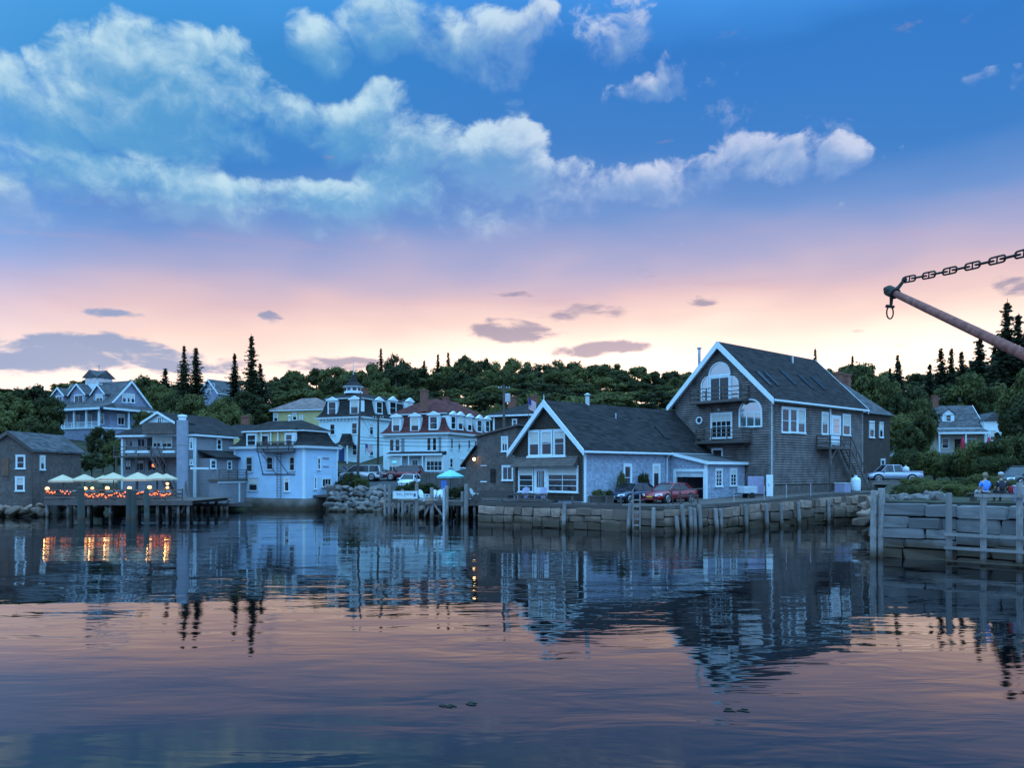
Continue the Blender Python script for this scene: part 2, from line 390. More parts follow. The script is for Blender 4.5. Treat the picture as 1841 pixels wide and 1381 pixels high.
def at(px, py, D):                                                # survey point: sight line of the photograph met at depth D
    return Vector(((px-CX)/FPX*D, D, EYE-(py-HY)/FPX*D))
def XatD(px, D): return (px-CX)/FPX*D
def Zat(py, D): return EYE-(py-HY)/FPX*D
# ------------------------------------------------------------------ water
def build_water():
    m = bpy.data.materials.new('harbour water'); m.use_nodes = True; nt = m.node_tree; b = nt.nodes['Principled BSDF']
    b.inputs['Base Color'].default_value = (.0012,.0022,.004,1); b.inputs['Roughness'].default_value = .015; b.inputs['IOR'].default_value = 1.333
    b.inputs['Specular IOR Level'].default_value = .8
    tc = nt.nodes.new('ShaderNodeTexCoord'); o = E(nt, tc.outputs['Object'])
    # broad lazy swell, wind ripple running across the view, and calm slicks that break it up
    sw = noise(nt, vmath(nt, 'MULTIPLY', o, (.06, .16, 1)), 1.0, 2, .5)
    r1 = noise(nt, vmath(nt, 'MULTIPLY', o, (.34, .95, 1)), 1.0, 3, .5, .4)
    r2 = noise(nt, vmath(nt, 'MULTIPLY', o, (1.2, 3.4, 1)), 1.0, 2, .5, .2)
    calm = noise(nt, vmath(nt, 'MULTIPLY', o, (.035, .07, 1)), 1.0, 3).smooth(.38, .66)
    far = sep(nt, o)[1].smooth(14, 40)
    hgt = sw * .30 + r1 * .085 * (calm*.6+.4) + r2 * .034 * (calm*.7+.3) * (far*.8+.2)
    rgh = sep(nt, o)[1].smooth(8, 30, .04, .012); nt.links.new(rgh.s, b.inputs['Roughness'])   # unresolved capillary ripple close by
    bn = nt.nodes.new('ShaderNodeBump'); bn.inputs['Strength'].default_value = 1.0; bn.inputs['Distance'].default_value = WAVE
    nt.links.new(hgt.s, bn.inputs['Height']); nt.links.new(bn.outputs[0], b.inputs['Normal'])
    o = MB().add([(-700,-300,0),(700,-300,0),(700,140,0),(-700,140,0)], [(0,1,2,3)]).build('water', m); struct(o)
WAVE = .26
build_water()
# ------------------------------------------------------------------ land
def interp(t, pts):
    if t <= pts[0][0]: return pts[0][1]
    for (a, b), (c, d) in zip(pts, pts[1:]):
        if t <= c: return b + (d-b)*(t-a)/(c-a)
    return pts[-1][1]
def sst(t): t = max(0.0, min(1.0, t)); return t*t*(3-2*t)
def land(x, y):                                                   # height of the hillside above the water
    b = interp(y, [(66,-2.5),(78,-2.2),(83,-.6),(86,1.0),(89,2.7),(92,3.1),(98,3.35),(105,4.0),(120,5.5),(140,10.0),(180,17.0),(230,23.0),(300,24.0),(420,14.0),(700,2.0)])
    b += sst((y-120)/60) * (1.6*sin(x*.045+1)+1.1*sin(x*.11+y*.05))
    b += sst((-x-45)/25)*sst((y-95)/40)*2.0
    b += sst((-x-41)/4)*sst((83.5-y)/6)*sst((y-69)/4)*2.6
    b -= sst((x+6)/4)*sst((104-y)/10)*6.0
    return b
def build_land():
    mb = MB(); xs = [-260+i*5 for i in range(113)]; ys = [66+i*2 for i in range(35)]+[140+i*8 for i in range(38)]
    for y in ys:
        for x in xs: mb.v.append((x, y, land(x, y)))
    n = len(xs)
    for j in range(len(ys)-1):
        for i in range(n-1): mb.f.append((j*n+i, j*n+i+1, (j+1)*n+i+1, (j+1)*n+i))
    struct(mb.build('hillside', 'soil', smooth=True))
build_land()
def drape(name, m, pts, half, dz=.06, seg=3):                     # a road or path laid on the hillside
    mb = MB()
    for (x0, y0), (x1, y1) in zip(pts, pts[1:]):
        d = Vector((x1-x0, y1-y0)); L = d.length; k = max(2, int(L/seg)); d.normalize(); nrm = Vector((-d.y, d.x))
        for i in range(k):
            a = i/k; b = (i+1)/k
            for j in range(4):
                s0, s1 = -half+2*half*j/4, -half+2*half*(j+1)/4
                q = []
                for t, s in ((a,s0),(b,s0),(b,s1),(a,s1)):
                    x = x0+(x1-x0)*t+nrm.x*s; y = y0+(y1-y0)*t+nrm.y*s; q.append((x, y, land(x,y)+dz))
                mb.add(q, [(0,1,2,3)])
    return struct(mb.build(name, m))
drape('road', 'asphalt', [(-44,99),(-22,92.5),(-6,90.5)], 4.6, .08)
# stone wharf: its front line in plan, surface falling gently to the west
FRONT = [(-2.6,59.2),(8.6,52.3),(10.2,52.1),(14.1,53.3),(30.6,66),(37,71)]
def zw(x): return 1.72 + sst((x-8)/22)*.62
def build_wharf():
    mb = MB(); xs = [-2.4, 0, 2, 4, 6, 8.6, 10.2, 12, 14.1, 17, 20, 23, 26, 29, 32, 36]
    top = []
    for x in xs:
        y = interp(x, FRONT)+.5
        top.append([(x, y, zw(x)), (x, max(y+8, 72), zw(x)+.12), (x, 108, zw(x)+.9)])
    for a, b in zip(top, top[1:]):
        for k in range(2): mb.add([a[k], b[k], b[k+1], a[k+1]], [(0,1,2,3)])
    struct(mb.build('wharf_surface', 'gravel'))
    mb = MB()
    for (x0,y0),(x1,y1) in zip(FRONT, FRONT[1:]):                 # packed rubble core behind the face stones
        mb.add([(x0,y0+.62,-1.5),(x1,y1+.62,-1.5),(x1,y1+.62,zw(x1)-.04),(x0,y0+.62,zw(x0)-.04)], [(0,1,2,3)])
    mb.add([(-2.6,59.8,-1.5),(-2.6,108,-1.5),(-2.4,108,2.0),(-2.4,59.8,zw(-3)-.04)], [(0,1,2,3)])
    struct(mb.build('wharf_core', 'rubble'))
build_wharf()
NEAR = [(17.1,37.2),(22.4,32.5),(27.5,28.0)]                      # nearer wharf on the right
def zn(x, y): return 2.62 + max(0, y-37)*.008
def build_near_wharf():
    pts = [(17.4,37.8),(22.6,33.0),(27.6,28.6),(70,26),(80,70),(80,112),(33.4,112),(33.4,74.0),(33.5,69.5)]
    grid = MB(); n = 24
    import_pts = pts
    c = (40, 60)
    rings_ = []
    for k in range(6):
        t = k/5; rings_.append([(c[0]+(x-c[0])*t, c[1]+(y-c[1])*t) for x, y in pts])
    for r0, r1 in zip(rings_, rings_[1:]):
        for i in range(len(pts)):
            j = (i+1) % len(pts)
            q = [r0[i], r0[j], r1[j], r1[i]]
            grid.add([(x, y, zn(x,y)+.05*sin(x*1.3)*sin(y*.9)) for x, y in q], [(0,1,2,3)])
    struct(grid.build('shore_ground', 'soil'))
    mb = MB()
    edge = [(33.5,69.5),(17.4,37.8),(22.6,33.0),(27.6,28.6),(70,26)]
    for (x0,y0),(x1,y1) in zip(edge, edge[1:]):
        mb.add([(x0,y0,-1.5),(x1,y1,-1.5),(x1,y1,zn(x1,y1)),(x0,y0,zn(x0,y0))], [(0,1,2,3)])
    struct(mb.build('shore_core', 'rubble'))
build_near_wharf()

# ------------------------------------------------------------------ dressed stones, one object each
def stone_protos(n, seed, rough=.05, cuts=2):
    rnd = random.Random(seed); out = []
    for k in range(n):
        bm = bmesh.new(); bmesh.ops.create_cube(bm, size=1.0)
        bmesh.ops.bevel(bm, geom=list(bm.edges), offset=.07, segments=1, affect='EDGES')
        for v in bm.verts:
            v.co += Vector((rnd.uniform(-1,1), rnd.uniform(-1,1)*1.2, rnd.uniform(-1,1)))*rough
        me = bpy.data.meshes.new('stone'); bm.to_mesh(me); bm.free(); out.append(me)
    return out
def lay_wall(root, protos, material, line, hts, ztop, lens, rnd, depth=.75, total=2.3):
    """random coursed masonry: short runs of wall, each split into its own courses"""
    ms = []
    for me in protos:
        me = me.copy(); me.materials.clear(); me.materials.append(M[material]); ms.append(me)
    for (x0,y0),(x1,y1) in zip(line, line[1:]):
        L = sqrt((x1-x0)**2+(y1-y0)**2); ang = atan2(y1-y0, x1-x0); nx, ny = -sin(ang), cos(ang)
        run = 0.0
        while run < L:
            rl = min(rnd.uniform(*lens)*2.1, L-run)
            if L-run-rl < .7: rl = L-run
            z = 0.0
            while z > -total:
                ch = rnd.uniform(*hts); s = run; first = True
                while s < run+rl-.02:
                    w = rnd.uniform(*lens)
                    if run+rl-s-w < .45: w = run+rl-s
                    mid = s+w/2; x = x0+(x1-x0)*mid/L; y = y0+(y1-y0)*mid/L; out = rnd.uniform(-.07,.09); dp = depth*rnd.uniform(.9,1.1)
                    o = link('stone', ms[rnd.randrange(len(ms))], root, (x+nx*(dp/2-.05+out), y+ny*(dp/2-.05+out), ztop(x)+z-ch/2+rnd.uniform(-.03,.03)), ang+rnd.uniform(-.05,.05), (w-.02, dp, ch*rnd.uniform(.93,1.04)-.015))
                    o.rotation_euler[1] = rnd.uniform(-.04,.04); s += w
                z -= ch
            run += rl
def build_seawalls():
    rnd = random.Random(11); pr = stone_protos(9, 3)
    w = thing('seawall', 'brown granite block sea wall carrying the gravel wharf and parked cars', 'sea wall')
    lay_wall(w, pr, 'stone', FRONT[:5], (.38,.78), lambda x: zw(x)-.24, (.65,1.7), rnd, .75, 2.1)
    w2 = thing('seawall', 'pale granite block sea wall under the bench where two people sit', 'sea wall')
    lay_wall(w2, stone_protos(7, 5, .045), 'palestone', NEAR, (.42,.66), lambda x: 2.55, (1.3,2.6), rnd, .95, 2.9)
build_seawalls()
# ------------------------------------------------------------------ house kit
# a house stands on its near corner; local +x runs along its right-hand face, local +y along its left-hand face
class House:
    def __init__(s, name, label, cat, corner, z0, deg):
        s.o = Vector((corner[0], corner[1], z0)); s.th = R(deg)
        s.root = thing(name, label, cat, s.o, s.th)
    def hit(s, face, off, px, py):                                # where the sight line through a photo point meets a face
        d = Vector(((px-CX)/FPX, 1.0, (HY-py)/FPX)); c = Vector((0,0,EYE))-s.o
        rot = lambda v: Vector((v.x*cos(s.th)+v.y*sin(s.th), -v.x*sin(s.th)+v.y*cos(s.th), v.z))
        d, c = rot(d), rot(c)
        t = (off-c.x)/d.x if face == 'A' else (off-c.y)/d.y
        p = c+d*t
        return (p.y if face == 'A' else p.x), p.z
    def rect(s, face, off, r):
        px0, py0, px1, py1 = r; mx, my = (px0+px1)/2, (py0+py1)/2
        a0 = s.hit(face, off, px0, my)[0]; a1 = s.hit(face, off, px1, my)[0]
        z1 = s.hit(face, off, mx, py0)[1]; z0 = s.hit(face, off, mx, py1)[1]
        return (a0+a1)/2, (z0+z1)/2, abs(a1-a0), z1-z0
    def place(s, face, off, a, z):
        return ((off, a, z), -pi/2) if face == 'A' else ((a, off, z), 0.0)
    def part(s, name, mb, m, **k): return mb.build(name, m, s.root, **k)
    # mesh in face coordinates: x to the right, -y outward, z up
    def onface(s, name, face, off, a, z, mb, m, parent=None, **k):
        loc, rz = s.place(face, off, a, z); return mb.build(name, m, parent or s.root, loc, rz, **k)
WCACHE = {}
def sash_meshes(w, h, style, trim, fw):
    key = (round(w,2), round(h,2), style, trim, fw)
    if key in WCACHE: return WCACHE[key]
    w, h = key[0], key[1]
    f = MB(); x, z = w/2, h/2
    f.box(-x, -x+fw, -.09, .02, -z, z); f.box(x-fw, x, -.09, .02, -z, z)
    f.box(-x+fw, x-fw, -.088, .02, z-fw, z); f.box(-x-.05, x+.05, -.14, .02, -z-.07, -z+.03)
    f.box(-x-.03, x+.03, -.11, .02, z+.002, z+.06)
    g = MB().box(-x+fw*.5, x-fw*.5, -.03, -.012, -z, z-fw*.5)
    b = MB(); t = .035
    cols, rows = {'dh': (1,2), 'plain': (1,1), 'six': (2,4), 'four': (2,2), 'three': (3,1), 'shop': (1,4), 'shop2': (2,4), 'french': (2,5), 'quad': (4,2), 'casement': (2,1), 'grid': (4,3)}[style]
    x0, x1, z0, z1 = -x+fw, x-fw, -z+.03, z-fw
    b.box(x0, x0+t, -.062, -.02, z0, z1); b.box(x1-t, x1, -.062, -.02, z0, z1); b.box(x0+t, x1-t, -.061, -.02, z0, z0+t+.02); b.box(x0+t, x1-t, -.061, -.02, z1-t, z1)
    for i in range(1, cols): c = x0+(x1-x0)*i/cols; b.box(c-t*.7, c+t*.7, -.058, -.02, z0+t, z1-t)
    for j in range(1, rows): c = z0+(z1-z0)*j/rows; b.box(x0+t, x1-t, -.056, -.02, c-t*.6, c+t*.6)
    WCACHE[key] = (f.mesh('window', trim), g.mesh('pane', 'glass'), b.mesh('sash', trim), (x0, x1, z0, z1)); return WCACHE[key]
M['blind'] = mat('linen blind', (.55,.56,.52), .9, .1, 6)
def win(h, face, off, r, style='dh', trim='white', fw=.11, blind=0.0, name='window', metres=None):
    a, z, w, hh = metres or h.rect(face, off, r)
    fm, gm, sm, (x0,x1,z0,z1) = sash_meshes(w, hh, style, trim, fw)
    loc, rz = h.place(face, off, a, z)
    f = link(name, fm, h.root, loc, rz); link('pane', gm, f); link('sash', sm, f)
    if not blind and name == 'window' and random.random() < .4: blind = random.choice((.3,.45,.5,.6))
    if blind: MB().box(x0, x1, -.019, -.0135, z1-(z1-z0)*blind, z1).box(x0, x1, -.036, -.0305, z1-(z1-z0)*blind, z1).build('blind', 'blind', f)
    return f
def arch_pts(w, h, n=16, full=True):                              # half-round headed opening, base at z=0, h to the crown
    r = w/2; zs = h-r
    p = [(-r, 0.0), (r, 0.0)]
    p += [(r*cos(pi*k/n), zs+r*sin(pi*k/n)) for k in range(n+1)]
    return p
def ring_mb(outer, inner, y0, y1):                                # frame between two outlines of equal count
    mb = MB(); n = len(outer)
    o0 = [(x,y0,z) for x,z in outer]; i0 = [(x,y0,z) for x,z in inner]; o1 = [(x,y1,z) for x,z in outer]; i1 = [(x,y1,z) for x,z in inner]
    mb.v = o0+i0+o1+i1
    for k in range(n):
        j = (k+1) % n
        mb.f += [(k,j,n+j,n+k), (2*n+k,2*n+j,3*n+j,3*n+k), (k,j,2*n+j,2*n+k), (n+k,n+j,3*n+j,3*n+k)]
    return mb
def scale_pts(p, w, h, t):
    sx = (w-2*t)/w; return [(x*sx, t+(z)*((h-2*t)/h)) for x, z in p]
def arch_win(h, face, off, r, bars=(), rail=None, trim='white', pts=None, t=.13, panebox=True):
    a, z, w, hh = h.rect(face, off, r)
    p = pts(w, hh) if pts else arch_pts(w, hh); q = scale_pts(p, w, hh, t)
    f = h.onface('window', face, off, a, z-hh/2, ring_mb(p, q, -.10, .02), trim)
    g = MB(); g.prism([(x,-.035,zz) for x, zz in q], (0,.023,0)); g.build('pane', 'skyglass', f)
    b = MB()
    if rail is not None: b.box(-w/2+t*.9, w/2-t*.9, -.075, -.036, hh*rail-.05, hh*rail+.05)
    for c in bars: b.box(w*c-.045, w*c+.045, -.07, -.036, t*.9, hh*(rail if rail is not None else .9)-.051)
    if b.v: b.build('sash', trim, f)
    return f
def _skyglass():
    m = bpy.data.materials.new('reflective window glass'); m.use_nodes = True; b = m.node_tree.nodes['Principled BSDF']
    b.inputs['Base Color'].default_value = (.05,.10,.10,1); b.inputs['Roughness'].default_value = .06; b.inputs['Specular IOR Level'].default_value = 1.0; b.inputs['IOR'].default_value = 2.6
    return m
M['skyglass'] = _skyglass()
def gable_roof(h, x0, x1, y0, y1, ze, zr, ov=.45, rk=(.45,.2), t=.18, m='roofdark', trim='white', board=.3, gutter=True, ridge_y=None, swap=False):
    def sw(mb):
        if swap: mb.v = [(y, x, z) for x, y, z in mb.v]
        return mb
    ym = (y0+y1)/2 if ridge_y is None else ridge_y
    r = MB(); X0, X1 = x0-rk[0], x1+rk[1]
    ends = []
    for yw, sg in ((y0,-1), (y1,1)):
        sl = (zr-ze)/abs(ym-yw); ye = yw+sg*ov; zeav = ze-ov*sl; ends.append((ye, zeav, sg))
        r.prism([(X0,ye,zeav),(X0,ym,zr),(X0,ym,zr+t*1.25),(X0,ye,zeav+t)], (X1-X0,0,0))
    ro = h.part('roof', sw(r), m)
    for ye, zeav, sg in ends:                                     # barge boards, on both gables
        for X, s in ((X0,-1), (X1,1)):
            xa, xb = (X-.07, X+.0) if s < 0 else (X, X+.07)
            b = MB().hexa([(xa,ye,zeav-board*.55),(xb,ye,zeav-board*.55),(xb,ym,zr-board*.7),(xa,ym,zr-board*.7)],
                          [(xa,ye,zeav+t+.03),(xb,ye,zeav+t+.03),(xb,ym,zr+t*1.25+.03),(xa,ym,zr+t*1.25+.03)])
            sw(b).build('barge_board', trim, ro)
        # soffit return under the front rake
        q = MB().hexa([(X0,ye,zeav-.05),(x0+.0,ye,zeav-.05),(x0,ym,zr-.05),(X0,ym,zr-.05)], [(X0,ye,zeav-.004),(x0,ye,zeav-.004),(x0,ym,zr-.004),(X0,ym,zr-.004)])
        sw(q).build('soffit', trim, ro)
        if gutter: sw(MB().box(X0+.02, X1-.02, min(ye,ye+sg*.12), max(ye,ye+sg*.12), zeav-.02, zeav+.13)).build('gutter', trim, ro)
    return ro
def gable_wall(h, x0, x1, y0, y1, zb, ze, zr, m, name='wall'):
    ym = (y0+y1)/2; e = .02
    mb = MB().prism([(x0,y0,zb),(x0,y1,zb),(x0,y1,ze-e),(x0,ym,zr-e),(x0,y0,ze-e)], (x1-x0,0,0))
    return h.part(name, mb, m)
def corner_board(h, x, y, z0, z1, w=.16, trim='white', sx=-1, sy=-1):
    mb = MB().box(x+(-.03 if sx<0 else -w), x+(w if sx<0 else .03), y+(-.03 if sy<0 else -w), y+(w if sy<0 else .03), z0, z1)
    return mb.build('corner_board', trim, h.root)
def pipe_vent(h, x, y, z, hh, r=.1, m='metal', cap=True):
    mb = MB().lathe([(r,0),(r,hh)], 10, (x,y,z))
    if cap: mb.lathe([(r*1.5,hh+.03),(r*1.7,hh+.1),(r*.4,hh+.22)], 10, (x,y,z))
    return mb.build('flue', m, h.root)
def chimney(h, x, y, z0, z1, w=.7, m='brick'):
    mb = MB().box(x-w/2, x+w/2, y-w/2, y+w/2, z0, z1-.25).box(x-w/2-.07, x+w/2+.07, y-w/2-.07, y+w/2+.07, z1-.25, z1-.1).box(x-w*.35, x+w*.35, y-w*.35, y+w*.35, z1-.1, z1)
    return mb.build('chimney', m, h.root)
def clapboards(h, face, off, span, z0, z1, pitch, m, name='clapboards', dep=.085):
    """lapped boards as real wedges; span(z) gives the left and right ends of the course at height z"""
    mb = MB(); z = z0
    while z < z1-.02:
        zt = min(z+pitch*1.06, z1); a0, a1 = span(z+pitch*.5)
        if a1-a0 > .1:
            q0, q1, q2, q3 = (-dep,z), (-.014,zt), (.0,zt), (.0,z)
            if face == 'A': P = lambda a, q: (off+q[0], a, q[1])
            else: P = lambda a, q: (a, off+q[0], q[1])
            mb.add([P(a0,q0),P(a0,q1),P(a0,q2),P(a0,q3),P(a1,q0),P(a1,q1),P(a1,q2),P(a1,q3)], [(0,1,2,3),(7,6,5,4),(0,4,5,1),(0,3,7,4),(1,5,6,2)])
        z += pitch
    return stuff(mb.build(name, m, h.root))
def railing(mb, pts, h=1.0, post=.08, rails=(.95,.5), bal=0.0):
    for a, b in zip(pts, pts[1:]):
        a, b = Vector(a), Vector(b); L = (b-a).length; n = max(1, round(L/1.6))
        for i in range(n+1):
            p = a+(b-a)*i/n; mb.box(p.x-post/2, p.x+post/2, p.y-post/2, p.y+post/2, p.z, p.z+h)
        for r in rails: mb.beam(a+Vector((0,0,h*r)), b+Vector((0,0,h*r)), .06, .07)
        if bal:
            k = int(L/bal)
            for i in range(1, k): p = a+(b-a)*i/k; mb.box(p.x-.015, p.x+.015, p.y-.015, p.y+.015, p.z+.1, p.z+h*.95)

# ------------------------------------------------------------------ small shop house on the wharf
def shop_house():
    h = House('shop_house', 'low gabled house with white barge boards and paned shop front on the stone wharf', 'house', (5.31,57.26), 1.9, 41)
    W, L, ze, zr = 7.8, 21, 3.92, 7.47
    gable_wall(h, 0, L, 0, W, -.6, ze, zr, 'blueshingle')
    ym = W/2
    clapboards(h, 'A', 0, lambda z: (0.02+max(0,(z-ze)/(zr-ze))*ym, W-.02-max(0,(z-ze)/(zr-ze))*ym), 0, zr-.1, .17, 'brownshingle', 'shingle_courses')
    gable_roof(h, 0, L, 0, W, ze, zr, .38, (.42,.1), m='roofdark', board=.42)
    corner_board(h, 0, 0, -.3, ze-.4, .2); corner_board(h, 0, W, -.3, ze-.4, .2, sy=1)
    for r, b in (((951,775,971,820),.5), ((973,774,994,819),.0), ((996,773,1017,820),.0)): win(h, 'A', -.06, r, 'dh', blind=b, fw=.13)
    a, z, w, hh = h.rect('A', -.06, (949,820,1019,823)); h.onface('window_sill', 'A', -.06, a, z, MB().box(-w/2,w/2,-.16,.02,-.07,.07), 'white')
    # shingled pent over the shop front
    a0, zt = h.hit('A', 0, 928, 822); a1, _ = h.hit('A', 0, 1041, 822); zb = h.hit('A', -.4, 985, 839)[1]
    p = MB().prism([(-.06,0,zt-zb),(-.62,0,.05),(-.62,0,-.06),(-.06,0,-.06)], (0,a0-a1,0)).build('pent_roof', 'shingle', h.root, (0,a1,zb))
    win(h, 'A', -.06, (933,840,960,885), 'shop'); win(h, 'A', -.06, (985,839,1040,885), 'shop2')
    a, z, w, hh = h.rect('A', -.06, (961,840,984,892))
    d = h.onface('door', 'A', -.06, a, z, MB().box(-w/2,w/2,-.05,.02,-hh/2,hh/2), 'white')
    MB().box(-w*.28,w*.28,-.065,-.052,-hh*.2,hh*.36).build('pane','glass',d)
    b = MB()
    for k in (-.14,0,.14): b.box(w*k-.02,w*k+.02,-.08,-.066,-hh*.2,hh*.36)
    b.build('muntin','white',d); MB().lathe([(.03,0),(.03,.05)],8,(w*.36,-.09,-.1)).build('handle','metal',d)
    # side wall windows, downpipe, skylight, vents
    win(h, 'B', 0, (1120,835,1135,880), 'dh', fw=.16); win(h, 'B', 0, (1172,835,1186,882), 'plain', fw=.16)
    x, z = h.hit('B', -.1, 1199, 815)
    h.part('downpipe', MB().tube([(x,-.42,3.55),(x,-.12,3.3),(x,-.1,0)],.05,8), 'white')
    sl = (zr-ze)/ym
    def onroof(px, py):
        # sight line met with the near roof slope
        for k in range(200):
            y = ym*k/200; x, z = h.hit('B', y, px, py)
            if z <= ze+sl*y+.22: return x, y, z
        return x, y, z
    x, y, z = onroof(1191, 779)
    s = MB().hexa([(x-.35,y-.6,z-.6*sl-.02),(x+.35,y-.6,z-.6*sl-.02),(x+.35,y+.6,z+.6*sl-.02),(x-.35,y+.6,z+.6*sl-.02)],
                  [(x-.35,y-.6,z-.6*sl+.12),(x+.35,y-.6,z-.6*sl+.12),(x+.35,y+.6,z+.6*sl+.12),(x-.35,y+.6,z+.6*sl+.12)]).build('skylight','black',h.root)
    x, y, z = onroof(1107, 752); pipe_vent(h, x, y, z-.3, .7, .06, 'metal', False)
    x, z = h.hit('B', ym, 1056, 728); pipe_vent(h, x, ym, zr-.2, 1.05, .17, 'dirtywhite')
    # finial on the gable
    h.part('finial', MB().lathe([(.05,0),(.04,.25),(.01,.45)],8,(-.4,ym,zr+.2)), 'dirtywhite')
    # ---- lean-to garage on the near side
    g0, g1, d = 10.17, 15.6, 3.5; zl, zh = 2.86, 3.62
    gl = MB()
    yl = h.hit('A', g0, 1216, 870)[0]; yr = h.hit('A', g0, 1265, 870)[0]; zd = h.hit('A', g0, 1240, 848.5)[1]
    roofz = lambda y: zl+(zh-zl)*(y+d)/d
    for ya, yb, za in ((-d,yr,-.3),(yl,-.01,-.3),(yr,yl,zd)):
        gl.hexa([(g0,ya,za),(g0+.15,ya,za),(g0+.15,yb,za),(g0,yb,za)],[(g0,ya,roofz(ya)-.03),(g0+.15,ya,roofz(ya)-.03),(g0+.15,yb,roofz(yb)-.03),(g0,yb,roofz(yb)-.03)])
    gl.box(g0+.15,g1,-d,-d+.15,-.3,zl-.03); gl.hexa([(g1-.15,-d+.15,-.3),(g1,-d+.15,-.3),(g1,-.01,-.3),(g1-.15,-.01,-.3)],[(g1-.15,-d+.15,roofz(-d+.15)-.03),(g1,-d+.15,roofz(-d+.15)-.03),(g1,-.01,zh-.03),(g1-.15,-.01,zh-.03)])
    gw = h.part('garage_wall', gl, 'blueshingle')
    h.part('garage_roof', MB().hexa([(g0-.2,-d-.3,zl-.07),(g1+.2,-d-.3,zl-.07),(g1+.2,-.01,zh),(g0-.2,-.01,zh)],[(g0-.2,-d-.3,zl+.08),(g1+.2,-d-.3,zl+.08),(g1+.2,-.01,zh+.15),(g0-.2,-.01,zh+.15)]), 'roofgrey')
    h.part('fascia', MB().hexa([(g0-.26,-d-.34,zl-.13),(g0-.2,-d-.34,zl-.13),(g0-.2,-.02,zh-.06),(g0-.26,-.02,zh-.06)],[(g0-.26,-d-.34,zl+.12),(g0-.2,-d-.34,zl+.12),(g0-.2,-.02,zh+.19),(g0-.26,-.02,zh+.19)]).box(g0-.198,g1+.22,-d-.36,-d-.3,zl-.11,zl+.11), 'white')
    h.part('garage_door_frame', MB().box(g0-.06,g0+.01,yl,yl+.28,-.3,zd+.22).box(g0-.06,g0+.01,yr-.28,yr,-.3,zd+.22).box(g0-.058,g0+.01,yr,yl,zd,zd+.22), 'white')
    h.part('garage_door', MB().hexa([(g0+.05,yr,zd-.42),(g0+.09,yr,zd-.42),(g0+.09,yl,zd-.42),(g0+.05,yl,zd-.42)],[(g0+.05,yr,zd),(g0+.09,yr,zd),(g0+.09,yl,zd),(g0+.05,yl,zd)]), 'dirtywhite')
    h.part('corner_board', MB().box(g0-.03,g0+.16,-d-.03,-d+.14,-.3,zl-.1), 'white')
    win(h, 'B', -d, (1285,843.5,1298,875), 'six', fw=.12); win(h, 'B', -d, (1311.5,843,1324,874), 'six', fw=.12)
    return h
SHOP = shop_house()

